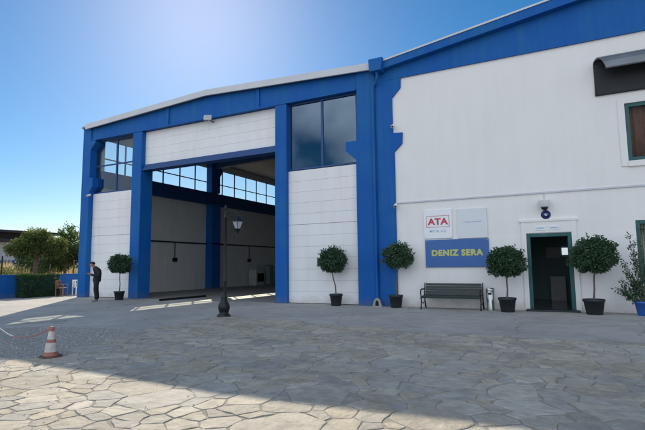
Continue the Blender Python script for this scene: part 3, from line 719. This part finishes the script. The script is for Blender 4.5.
def potted(x, y, cx, rx, zc, rz, lean, lb, seed, pr=.26, ph=.43, dens=1.0, airy=False, pot='pot_plastic'):
    rg = random.Random(seed)
    tname = thing('potted_tree', lb, 'potted tree', (x, y, 0), 'ball shaped trees in dark pots')
    mb = MB(); mb.lathe([(pr*.72, .0), (pr*.76, .02), (pr*.95, ph-.07), (pr*1.03, ph-.065), (pr*1.04, ph), (pr*.96, ph), (pr*.93, ph-.05)], 26, (x, y, .001)); mb.build('pot', pot, tname)
    mb = MB(); mb.lathe([(0, ph-.075), (pr*.925, ph-.07), (0, ph-.03)], 20, (x, y, 0)); mb.build('soil', 'soil', tname)
    mb = MB(); zb = zc-rz
    mb.tube([(x+lean*.0, y, ph-.06), (x+(cx-x)*.3+.015, y+.01, ph+(zb-ph)*.4), (x+(cx-x)*.75-.01, y, ph+(zb-ph)*.8), (cx, y, zb+.1), (cx, y, zc)], [.028, .024, .022, .02, .012], 8)
    for k in range(7):
        d = rand_dir(rg); d.z = abs(d.z)*.6
        mb.tube([(cx, y, zb+.15+.05*k), tuple(Vector((cx, y, zb+.25+.05*k))+Vector((d.x*rx*.7, d.y*rx*.7, d.z*rz*.6)))], [.012, .005], 5)
    mb.build('trunk', 'bark', tname)
    mb = MB()
    leaf_ball(mb, (cx, y, zc), rx*.98, rz*.98, int((4600 if not airy else 2400)*dens), rg, .085, .048, .13, .5 if not airy else .4, .80)
    for k in range(9):                                # uneven clumps on the outside
        d = rand_dir(rg); leaf_ball(mb, Vector((cx, y, zc))+Vector((d.x*rx*.75, d.y*rx*.75, max(d.z, -.55)*rz*.75)), rx*.30, rz*.30, 150, rg, .085, .045, .2, .3)
    for k in range(rg.randint(10, 22)):              # stray shoots the shears missed
        d = rand_dir(rg); d.z = max(d.z, -.35); ln_ = rg.uniform(.05, .17); q0 = Vector((cx, y, zc))+Vector((d.x*rx, d.y*rx, d.z*rz))*.97
        for e in range(5): mb.leaf(q0+d*ln_*e/4, (d+rand_dir(rg)*.7).normalized(), rand_dir(rg), .075, .035)
    mb.build('crown', 'topiary_leaf', tname)
potted(-18.52, -.77, -18.52, .49, 1.64, .45, 0, 'ball tree in dark pot beside the standing person', 21, pr=.235, ph=.40)
potted(-7.58, -.38, -7.72, .51, 1.66, .48, -.1, 'ball tree with leaning trunk before the white panel wall', 22, pr=.24)
potted(-5.28, -.40, -5.18, .53, 1.76, .46, 0, 'loose ball tree in front of the blue pillar', 23, airy=True, pr=.24)
potted(-1.64, -.72, -1.61, .55, 1.50, .47, 0, 'ball tree between the ash bin and the green door', 24)
potted(.67, -.66, .74, .60, 1.66, .52, 0, 'big dense ball tree right of the green door', 25, dens=1.35, pr=.28)
# thin climber in a blue pot
rg = random.Random(31)
cl = thing('potted_climber', 'thin sparse climber in a bright blue pot under the window', 'potted plant', (1.83, -.6, 0))
mb = MB(); mb.lathe([(.12, 0), (.13, .02), (.185, .33), (.20, .335), (.20, .39), (.17, .39), (.165, .34)], 24, (1.83, -.6, .001)); mb.build('pot', 'blue_pot', cl)
mb = MB(); mb.lathe([(0, .33), (.163, .335), (0, .36)], 16, (1.83, -.6, 0)); mb.build('soil', 'soil', cl)
mb = MB(); ml = MB()
for k in range(20):
    top = Vector((1.83+rg.uniform(-.42, .34), -.6+rg.uniform(-.2, .3), rg.uniform(.8, 2.25))) if k > 3 else Vector((1.83+rg.uniform(-.55, -.25), -.6+rg.uniform(-.25, .1), rg.uniform(.55, .95)))
    p0 = Vector((1.83+rg.uniform(-.06, .06), -.6+rg.uniform(-.06, .06), .34)); pts = []
    for i in range(7):
        u = i/6; p = p0.lerp(top, u)+Vector((math.sin(u*5+k)*.05, math.cos(u*4+k)*.04, 0)); pts.append(p)
        if i > 1:
            for _ in range(15): ml.leaf(p+rand_dir(rg)*.07, (rand_dir(rg)+Vector((0, 0, -.2))).normalized(), rand_dir(rg), rg.uniform(.06, .11), rg.uniform(.025, .045))
    mb.tube(pts, [.008]*6+[.003], 5)
mb.build('stem', 'bark', cl); ml.build('foliage', 'topiary_leaf', cl)

# ------------------------------------------------------------------ bench, ash bin, downpipe shoe block
bn = thing('park_bench', 'long dark slatted bench below the blue sign', 'bench', (-3.4, -.42, 0))
bx0, bx1 = -4.30, -2.46
mb = MB()
for k in range(5): z = .46+.083*k; tbox(mb, Matrix.Translation((0, -.20+.018*k, z)) @ Matrix.Rotation(R(-12), 4, 'X'), bx0, bx1, -.014, .014, -.037, .037)
bevel(mb.build('backrest', 'bench_paint', bn), .006)
mb = MB()
for k in range(5): mb.box(bx0, bx1, -.66+.088*k, -.58+.088*k, .415, .445)
mb.box(bx0, bx1, -.672, -.648, .36, .43)
bevel(mb.build('seat', 'bench_paint', bn), .006)
for x in (bx0-.03, bx1+.03):
    mb = MB()
    mb.tube([(x, -.70, .0), (x, -.66, .12), (x, -.62, .24), (x, -.66, .38), (x, -.64, .41)], [.03, .022, .02, .026, .02], 8)
    mb.tube([(x, -.06, .0), (x, -.12, .12), (x, -.17, .26), (x, -.21, .41), (x, -.19, .55), (x, -.10, .85)], [.03, .022, .02, .026, .022, .018], 8)
    mb.tube([(x, -.66, .40), (x, -.4, .37), (x, -.21, .41)], .02, 8)
    mb.tube([(x, -.64, .41), (x, -.70, .52), (x, -.66, .62), (x, -.5, .655), (x, -.3, .64), (x, -.15, .66)], [.02, .02, .024, .024, .022, .018], 8)
    mb.tube([(x, -.62, .24), (x, -.4, .17), (x, -.17, .26)], .014, 6)
    mb.build('leg', 'black_metal', bn)
ab = thing('ash_bin', 'slim stainless steel ash bin at the end of the bench', 'ash bin', (-2.17, -.36, 0))
mb = MB(); mb.lathe([(.125, .0), (.125, .60), (.12, .605)], 28, (-2.17, -.36, .001)); mb.build('body', 'steel', ab)
mb = MB(); mb.lathe([(.127, .606), (.13, .615), (.13, .69), (.11, .70), (.10, .67), (.0, .665)], 28, (-2.17, -.36, 0)); mb.build('lid', 'steel', ab)
mb = MB(); mb.box(-2.22, -2.12, -.489, -.482, .50, .56); mb.build('slot', 'dark_opening', ab)
mb = MB()
mb.prism([(-6.20, .0), (-5.84, .0), (-5.90, .22), (-5.97, .30), (-6.06, .30), (-6.14, .2)], 'y', -.30, -.24); mb.box(-6.20, -5.84, -.24, -.14, 0.0, .035)
sp = thing('drain_block', 'small concrete splash block at the foot of the blue pillar', 'drain block', (-6.02, -.25, 0))
mb.build('block', 'concrete', sp)
mb = MB(); mb.prism([(-6.09+.0, .03), (-5.95, .03), (-5.97, .18), (-6.02, .23), (-6.07, .18)], 'y', -.304, -.3005); mb.build('mouth', 'dark_opening', sp)

# ------------------------------------------------------------------ street lamp
sl = thing('street_lamp', 'black cast iron lamp post with hanging lantern before the doorway', 'street lamp', (-9.02, -5.05, 0))
lx, ly = -9.02, -5.05
mb = MB(); mb.lathe([(.20, 0), (.20, .05), (.16, .08), (.13, .12), (.15, .17), (.17, .24), (.17, .32), (.14, .40), (.10, .47), (.085, .52), (.095, .55), (.075, .60), (.065, .70), (.055, .72)], 20, (lx, ly, .004)); mb.build('base', 'black_metal', sl)
mb = MB(); mb.lathe([(.055, .70), (.048, 1.0), (.055, 1.02), (.055, 1.05), (.045, 1.08), (.036, 2.9), (.052, 2.92), (.052, 2.98), (.036, 3.0), (.034, 3.2), (.05, 3.22), (.03, 3.28), (.0, 3.34)], 16, (lx+.03, ly, 0)); mb.build('pole', 'black_metal', sl)
hx = lx+.48
mb = MB(); mb.tube([(lx+.05, ly, 3.0), (lx+.15, ly, 3.09), (lx+.3, ly, 3.12), (hx-.04, ly, 3.07), (hx, ly, 3.0)], .018, 8)
mb.tube([(lx+.05, ly, 2.85), (lx+.16, ly, 2.87), (lx+.24, ly, 2.96), (lx+.26, ly, 3.06), (lx+.2, ly, 3.09)], .012, 6); mb.build('arm', 'black_metal', sl)
ln = MB(); ln.lathe([(.0, 3.02), (.02, 3.0), (.03, 2.94), (.05, 2.92), (.11, 2.87), (.21, 2.80), (.215, 2.785), (.18, 2.78)], 6, (hx, ly, 0), False)
ln.lathe([(.075, 2.575), (.11, 2.56), (.08, 2.52), (.03, 2.48), (.02, 2.45), (.0, 2.42)], 6, (hx, ly, 0), False)
for k in range(6):
    a = k*PI/3; ln.tube([(hx+.19*math.cos(a), ly+.19*math.sin(a), 2.785), (hx+.09*math.cos(a), ly+.09*math.sin(a), 2.565)], .009, 5)
lo = ln.build('lantern', 'black_metal', sl)
mb = MB(); mb.lathe([(.175, 2.78), (.083, 2.577)], 6, (hx, ly, 0), False); mb.build('glass', 'lamp_glass', lo)

# ------------------------------------------------------------------ traffic cone and barrier rope
tcn = thing('traffic_cone', 'faded red and white traffic cone on the gravel edge', 'cone', (-7.65, -11.25, 0))
def cone_band(z0, z1, e=0): 
    r = lambda z: .108-.080*(z-.035)/.47+e
    return [(r(z0), z0), (r(z1), z1)]
mb = MB(); mb.prism([(.175*math.cos(k*PI/4+PI/8), .175*math.sin(k*PI/4+PI/8)) for k in range(8)], 'z', .006, .04)
mb.v = [(x-7.65, y-11.25, z) for x, y, z in mb.v]; bevel(mb.build('base', 'cone_base', tcn), .008)
mb = MB(); mb.lathe([(.122, .038), (.118, .055)]+cone_band(.07, .505), 26, (-7.65, -11.25, 0)); mb.build('body', 'cone_red', tcn)
for (a, b_) in ((.10, .245), (.30, .43)):
    mb = MB(); mb.lathe(cone_band(a, b_, .004), 26, (-7.65, -11.25, 0)); mb.build('stripe', 'cone_white', tcn)
mb = MB(); pts = []
for k in range(26):
    u = k/25; x = -7.65-3.6*u; y = -11.25+1.1*u; z = .48-.22*u-.22*math.sin(PI*u)
    pts.append((x, y, max(z, .02)))
mb.tube(pts[:16], .009, 6, True); mb.cur = 1; mb.tube(pts[15:], .010, 6, True)
tag(recenter(mb.build('barrier_rope', ['rope_red', 'chain_white'])), 'red and white barrier rope sagging from the cone top', 'rope')

# ------------------------------------------------------------------ inside the warehouse
pc = thing('wall_conduit', 'long dark pipe run along the inside side wall', 'pipe', (-22.05, 12, 3.1))
mb = MB(); mb.tube([(-22.03, 1, 3.08), (-22.03, 9.3, 3.08)], .045, 8); mb.tube([(-22.03, 10.2, 3.1), (-22.03, 39, 3.1)], .045, 8); mb.tube([(-21.49, 9.2, 3.09), (-21.49, 10.3, 3.09)], .045, 8); mb.build('pipe', 'black_metal', pc)
for y in (6.32, 14.3, 24.0):
    mb = MB(); mb.tube([(-22.02, y, 3.06), (-22.02, y, 2.05)], .03, 6); mb.box(-22.09, -21.93, y-.14, y+.14, 1.85, 2.08); mb.build('drop_box', 'black_metal', pc)
mc = thing('compressor_unit', 'pale boxy machine with dark fan grille by the inside wall', 'machine', (-21.5, 15, .012))
mb = MB(); mb.box(-21.9, -21.2, 14.1, 15.3, .06, 1.25); mb.box(-21.85, -21.25, 14.15, 15.25, .013, .06); bevel(mb.build('cabinet', 'machine_white', mc), .02)
mb = MB(); mb.box(-21.199, -21.18, 14.25, 15.15, .3, .95)
for k in range(8): mb.box(-21.18, -21.17, 14.25, 15.15, .33+.075*k, .36+.075*k)
mb.build('grille', 'dark_opening', mc)
mc2 = thing('steel_cabinet', 'dark grey steel cabinet beside the pale machine indoors', 'cabinet', (-21.5, 16, .012))
mb = MB(); mb.box(-21.9, -21.25, 15.55, 16.6, .013, 1.6); bevel(mb.build('body', 'dark_interior', mc2), .01)
mb = MB(); mb.box(-21.249, -21.23, 15.6, 16.06, .1, 1.5); mb.build('door', 'machine_white', mc2); mb = MB(); mb.box(-21.249, -21.23, 16.09, 16.55, .1, 1.5); mb.build('door', 'dark_interior', mc2)
mb = MB(); mb.tube([(-16.0, -.75, .05), (-15.85, 2.1, .06)], .045, 8)
tag(recenter(mb.build('steel_pipe', 'black_metal')), 'black steel pipe lying across the doorway floor', 'pipe')

# ------------------------------------------------------------------ person with a phone
PX, PY, PROT = -18.86, -1.75, R(58)
pe = thing('person', 'man in dark jacket and trousers bent over a phone by the white wall', 'person', (PX, PY, 0))
pe.rotation_euler = (0, 0, PROT); pe.scale = (1.16, 1.16, 1.02)
def skin(name, nodes, edges, mt, parent, sub=2, root=0):
    me = bpy.data.meshes.new(name); me.from_pydata([n[0] for n in nodes], edges, [])
    o = bpy.data.objects.new(name, me); C.objects.link(o)
    md = o.modifiers.new('skin', 'SKIN'); md.use_smooth_shade = True
    for i, n in enumerate(nodes):
        r_ = n[1]; me.skin_vertices[0].data[i].radius = r_ if isinstance(r_, tuple) else (r_, r_)
        me.skin_vertices[0].data[i].use_root = (i == root)
    o.modifiers.new('sub', 'SUBSURF').levels = sub; o.modifiers['sub'].render_levels = sub
    bpy.context.view_layer.update()
    mm = bpy.data.meshes.new_from_object(o.evaluated_get(bpy.context.evaluated_depsgraph_get())); mm.name = name
    bpy.data.objects.remove(o)
    for p in mm.polygons: p.use_smooth = True
    mm.materials.clear(); mm.materials.append(M[mt])
    q_ = bpy.data.objects.new(name, mm); C.objects.link(q_); q_.parent = parent
    return q_
# local frame: faces -X, the left side of the body is -Y (towards the yard)
N, E_ = [], []
def nd(p, r_, par=None):
    N.append((p, r_)); i = len(N)-1
    if par is not None: E_.append((par, i))
    return i
def hand(wr, pal_, fdirs, side_):
    k0 = nd(pal_, (.034, .022), wr)
    for i, (dx, dy, dz, L) in enumerate(fdirs):
        b0 = nd((pal_[0]+dx*.035, pal_[1]+dy, pal_[2]+dz*.03), .0105, k0)
        b1 = nd((pal_[0]+dx*(.035+L*.5), pal_[1]+dy*1.15, pal_[2]+dz*(.03+L*.5)), .0095, b0)
        nd((pal_[0]+dx*(.03+L*.8), pal_[1]+dy*1.15, pal_[2]+dz*(.03+L)+.02), .008, b1)
pel = nd((0, 0, .96), .105); sp1 = nd((.025, 0, 1.12), .105, pel); sp2 = nd((.025, 0, 1.28), .115, sp1); ch = nd((-.02, 0, 1.40), .115, sp2)
nk = nd((-.085, 0, 1.49), .058, ch); hb = nd((-.135, 0, 1.55), .066, nk); hd_ = nd((-.175, 0, 1.605), (.078, .088), hb); ht = nd((-.165, 0, 1.68), (.072, .08), hd_)
ns = nd((-.262, 0, 1.572), .015, hd_)
for sgn in (-1, 1):
    ea = nd((-.155, sgn*.082, 1.605), .017, hd_)
    h_ = nd((0, sgn*.095, .88), .088, pel); kn = nd((-.025 if sgn < 0 else .02, sgn*.105, .49), .058, h_); cf = nd((.01 if sgn < 0 else .045, sgn*.105, .34), .056, kn); an = nd((.02 if sgn < 0 else .05, sgn*.105, .09), .038, cf)
    he = nd((.02 if sgn < 0 else .05, sgn*.105, .045), .036, an); nd((-.13 if sgn < 0 else -.1, sgn*.125, .032), .03, he)
    sh = nd((-.005, sgn*.185, 1.385), .062, ch); el = nd((.055, sgn*.235, 1.13), .045, sh); fo = nd((-.10, sgn*.16, 1.14), .04, el); wr = nd((-.235, sgn*.075, 1.19), .027, fo)
    hand(wr, (-.285, sgn*.05, 1.205), [(-1, .028, .25, .062), (-1, .009, .25, .072), (-1, -.010, .25, .068), (-1, -.027, .25, .052), (-.35, -sgn*.03, 1.0, .045)], sgn)
body = skin('body', N, E_, 'skin', pe, 2, pel)
# clothing follows the body
N, E_ = [], []
p0 = nd((.01, 0, .84), .165); a0 = nd((.015, 0, .90), .162, p0); a = nd((.025, 0, 1.02), .155, a0); b_ = nd((.04, 0, 1.16), .155, a); c = nd((.035, 0, 1.29), .16, b_); d = nd((-.015, 0, 1.40), .15, c); e = nd((-.075, 0, 1.475), .095, d); nd((-.10, 0, 1.515), .085, e)
for sgn in (-1, 1):
    sh = nd((0, sgn*.19, 1.385), .09, d); m1 = nd((.04, sgn*.225, 1.26), .078, sh); el = nd((.065, sgn*.24, 1.12), .07, m1); fo = nd((-.10, sgn*.16, 1.14), .06, el); nd((-.225, sgn*.085, 1.185), .045, fo)
skin('jacket', N, E_, 'jacket', pe, 2, p0)
N, E_ = [], []
w0 = nd((.02, 0, 1.10), .122); p0 = nd((.005, 0, .96), .140, w0)
for sgn in (-1, 1):
    h_ = nd((0, sgn*.095, .83), .108, p0); kn = nd((-.03 if sgn < 0 else .03, sgn*.11, .49), .085, h_); cf = nd((.005 if sgn < 0 else .06, sgn*.115, .28), .076, kn); nd((.015 if sgn < 0 else .07, sgn*.12, .07), .072, cf)
skin('trousers', N, E_, 'trousers', pe, 2, w0)
for sgn in (-1, 1):
    N, E_ = [], []; x0 = 0 if sgn < 0 else .03
    a = nd((.06+x0*1.6, sgn*.12, .05), (.055, .05)); b_ = nd((-.03+x0*1.6, sgn*.128, .05), (.052, .048), a); nd((-.16+x0*1.6, sgn*.14, .038), (.048, .034), b_)
    skin('shoe', N, E_, 'shoe', pe, 2, 0)
LOC = (0, 0, 0)
mb = MB(); mb.ball((-.155, 0, 1.655), .098, 16, (1.0, .90, .86)); mb.build('hair', 'hair', pe, LOC)
for sgn in (-1, 1):
    mb = MB(); mb.ball((-.245, sgn*.03, 1.61), .011, 8); mb.build('eye', 'phone_black', pe, LOC)
mb = MB(); tbox(mb, Matrix.Translation((PX, PY, 0)) @ Matrix.Rotation(PROT, 4, 'Z') @ Matrix.Translation((-.345*1.16, 0, 1.255*1.02)) @ Matrix.Rotation(R(35), 4, 'Y'), -.006, .006, -.037, .037, -.075, .075)
tag(recenter(bevel(mb.build('mobile_phone', 'phone_black'), .004)), 'black phone held up in both hands of the standing man', 'phone')

# ------------------------------------------------------------------ left boundary
mb = MB(); mb.box(-25.55, -25.32, -22, 42, 0, 1.13); mb.box(-25.58, -25.29, -22, 42, 1.131, 1.19)
tag(recenter(mb.build('boundary_wall', 'blue_paint')), 'low blue painted wall along the yard edge behind the hedge', 'wall')
rg = random.Random(5); hg = thing('hedge', 'clipped green box hedge in front of the low blue wall', 'hedge', (-25, -.6, 0))
mb = MB()
hx0, hx1, hy0, hy1, hz = -25.28, -24.65, -1.55, .45, 1.16
for _ in range(9000):
    u, v, w_ = rg.random(), rg.random(), rg.random(); f_ = rg.random()
    if f_ < .45: u = 1-.12*rg.random()**2
    elif f_ < .7: w_ = 1-.08*rg.random()**2
    elif f_ < .9: v = rg.choice((.06*rg.random(), 1-.06*rg.random()))
    p = Vector((hx0+(hx1-hx0)*u, hy0+(hy1-hy0)*v, .02+hz*w_)); p += noise.noise_vector(p*3)*.06
    if p.z < .02: p.z = .03
    mb.leaf(p, rand_dir(rg), rand_dir(rg), rg.uniform(.05, .1), rg.uniform(.025, .045))
mb.build('foliage', 'hedge_leaf', hg)
mb = MB()
for k in range(14): y = -1.4+.135*k; mb.tube([(-25+rg.uniform(-.1, .1), y, 0), (-25+rg.uniform(-.15, .15), y+rg.uniform(-.1, .1), .9)], [.015, .006], 5)
mb.build('stem', 'bark', hg)
# trees beyond the wall
def tree(name, lb, x, y, h, trunk_r, blobs, leafmat, barkmat, seed, nleaf, L=.16, W=.06, group='trees beyond the blue wall'):
    rg = random.Random(seed); tr = thing(name, lb, 'tree', (x, y, 0), group)
    mb = MB(); fork = min(b[2]-b[4]*.6 for b in blobs)
    mb.tube([(x, y, -.02), (x+.04, y, fork*.4), (x-.03, y+.03, fork*.8), (x, y, fork)], [trunk_r*1.25, trunk_r, trunk_r*.95, trunk_r*.85], 10)
    for (bx, by, bz, brx, brz) in blobs:
        for _ in range(3):
            d = rand_dir(rg); e = Vector((x+bx+d.x*brx*.7, y+by+d.y*brx*.7, bz+d.z*brz*.6)); m_ = Vector((x, y, fork)).lerp(e, .5)+Vector((0, 0, .12))
            mb.tube([(x, y, fork-.1), m_, e], [trunk_r*.5, trunk_r*.28, .012], 6)
    mb.build('trunk', barkmat, tr)
    mb = MB()
    for (bx, by, bz, brx, brz) in blobs:
        leaf_ball(mb, (x+bx, y+by, bz), brx, brz, int(nleaf*brx*brx), rg, L, W, .30, .25)
        for _ in range(10):
            d = rand_dir(rg); leaf_ball(mb, (x+bx+d.x*brx*.9, y+by+d.y*brx*.9, bz+d.z*brz*.85), brx*.3, brz*.3, int(nleaf*brx*brx*.08), rg, L, W, .2, .1)
    mb.build('crown', leafmat, tr)
tree('garden_tree', 'bushy round olive tree with thick short trunk behind the hedge', -29.8, 2.3, 4, .165,
     [(0, 0, 3.05, 1.0, .85), (-.75, -.55, 2.75, .75, .6), (.6, .5, 2.9, .85, .7), (.1, -.1, 3.5, .7, .5)], 'olive_leaf', 'pale_bark', 41, 2600)
tree('garden_tree', 'taller loose leafy tree with pale thin trunk near the corner column', -31.0, 5.1, 4.3, .09,
     [(-.1, -.1, 2.7, 1.0, 1.0), (.5, .6, 3.2, .9, .9), (.15, .05, 3.95, .55, .6), (.9, 1.0, 2.4, .9, .9), (-.6, -.5, 2.2, .7, .7)], 'tree_leaf', 'pale_bark', 42, 1700, .17, .07)
tree('garden_tree', 'dark round bush tree at the left edge behind the wall', -34.2, -1.2, 3.2, .12,
     [(0, 0, 2.4, .9, .8), (.4, -.5, 2.0, .7, .6)], 'tree_leaf', 'bark', 43, 1500)
tree('garden_tree', 'dense dark tree filling the gap between the two crowns', -33.5, 5.0, 3.2, .12,
     [(0, 0, 2.1, 1.1, .9), (.9, .9, 2.3, 1.0, 1.0), (-.6, -.6, 1.8, .7, .6)], 'hedge_leaf', 'bark', 44, 1500)
for k, (x, y, r_, lb) in enumerate(((-31.8, 1.7, .55, 'low rounded shrub beside the thick olive trunk'), (-31.6, 4.1, .6, 'low shrub between the two tree trunks'))):
    rg = random.Random(60+k); mb = MB(); leaf_ball(mb, (x, y, 1.15), r_, .6, 700, rg, .14, .05, .3, .2); leaf_ball(mb, (x, y, .6), r_*.8, .6, 400, rg, .14, .05, .3, .2)
    tr = thing('shrub', lb, 'shrub', (x, y, 0), 'shrubs beyond the blue wall'); mb.build('foliage', 'olive_leaf', tr)
    mb = MB()
    for j in range(5): a = j*1.3; mb.tube([(x+.05*math.cos(a), y+.05*math.sin(a), -.02), (x+.3*math.cos(a), y+.3*math.sin(a), 1.1)], [.02, .008], 5)
    mb.build('stem', 'bark', tr)
# dry tall grass on the plot beyond
rg = random.Random(9); mb = MB()
for _ in range(14000):
    x = rg.uniform(-46, -33); y = rg.uniform(-4, 16)
    h = rg.uniform(1.1, 2.0)*(1.0+.35*noise.noise(Vector((x*.3, y*.3, 0))))
    a = rg.uniform(0, PI); wd = rg.uniform(.03, .07); l = Vector((rg.uniform(-.3, .3), rg.uniform(-.3, .3), h))
    p = Vector((x, y, -.02)); t_ = Vector((math.cos(a), math.sin(a), 0))*wd
    mb.add([p-t_, p+t_, p+l*.6+t_*.7, p+l, p+l*.6-t_*.7], [(0, 1, 2, 3, 4)])
o = mb.build('dry_grass', 'dry_grass'); o['kind'] = 'stuff'; o['label'] = 'tall dry straw coloured grass on the empty plot'; o['category'] = 'grass'
# posts beyond the wall
for k, (x, y, r_, h, mt, lb) in enumerate(((-29.5, .1, .05, 2.25, 'black_metal', 'dark thin post left of the olive tree'), (-27.0, 1.4, .045, 1.75, 'pale_bark', 'pale wooden stake close to the olive trunk'), (-27.6, 3.35, .05, 2.0, 'pale_bark', 'pale wooden stake in front of the looser tree'))):
    mb = MB(); mb.tube([(x, y, -.02), (x, y, h*.5), (x+.03, y, h)], [r_, r_, r_*.9], 8); mb.tube([(x+.03, y, h-.001), (x+.03, y, h+.02)], [r_*1.2, r_*.4], 8)
    tag(recenter(mb.build('post', mt)), lb, 'post', 'posts beyond the blue wall')
# far building
fb = thing('far_building', 'distant white two storey block with dark overhanging flat roof', 'building', (-72, 20, 0))
bxf = -70.0
mb = MB(); mb.box(bxf-14, bxf, 0, 29.2, -.02, 5.3); wl = mb.build('wall', 'far_white', fb)
mb = MB(); mb.box(bxf-15, bxf+1.2, -1, 30.4, 5.301, 5.75); mb.box(bxf-14, bxf+.1, 0, 29.4, 5.751, 6.6); mb.box(bxf-15.5, bxf+1.6, -1.4, 30.8, 6.601, 6.95); mb.build('roof', 'far_dark', fb)
for r_ in range(2):
    for k in range(9):
        y = 2.2+3.05*k; z = 3.35 if r_ else .6
        mb = MB(); mb.box(bxf-.05, bxf+.03, y, y+1.1, z, z+1.25); f_ = mb.build('window', 'far_white', fb)
        mb = MB(); mb.box(bxf+.031, bxf+.05, y+.08, y+.52, z+.08, z+1.17); mb.box(bxf+.031, bxf+.05, y+.58, y+1.02, z+.08, z+1.17); mb.build('pane', 'far_window', f_)
mb = MB(); mb.box(bxf, bxf+.5, 0, 29.2, 2.3, 2.75); mb.build('canopy', 'dark_blue_steel', fb)

# chairs left out by the corner of the warehouse
def chair(x, y, rz, mt, lb, h=.85):
    c = thing('garden_chair', lb, 'chair', (x, y, 0), 'chairs by the warehouse corner'); Rm = Matrix.Translation((x, y, 0)) @ Matrix.Rotation(rz, 4, 'Z')
    mb = MB(); tbox(mb, Rm, -.23, .23, -.23, .23, .42, .46); mb.build('seat', mt, c)
    mb = MB()
    for k in range(4): tbox(mb, Rm, -.22+.125*k, -.155+.125*k, .2, .235, .47, h-.061)
    tbox(mb, Rm, -.23, .23, .195, .24, h-.06, h); mb.build('backrest', mt, c)
    for sx in (-1, 1):
        for sy in (-1, 1): mb = MB(); tbox(mb, Rm, sx*.2-.025, sx*.2+.025, sy*.2-.025, sy*.2+.025, 0.001, .418); mb.build('leg', mt, c)
        mb = MB(); tbox(mb, Rm, sx*.225-.025, sx*.225+.025, -.22, .19, .62, .65); tbox(mb, Rm, sx*.225-.02, sx*.225+.02, -.22, -.18, .461, .619); mb.build('armrest', mt, c)
chair(-24.42, .42, R(115), 'wood', 'brown wooden armchair next to the end of the hedge')
chair(-24.35, 1.35, R(80), 'white_plastic', 'white garden armchair nearest the corner of the warehouse')
chair(-24.75, 2.6, R(95), 'white_plastic', 'white garden armchair farther back in the side alley')
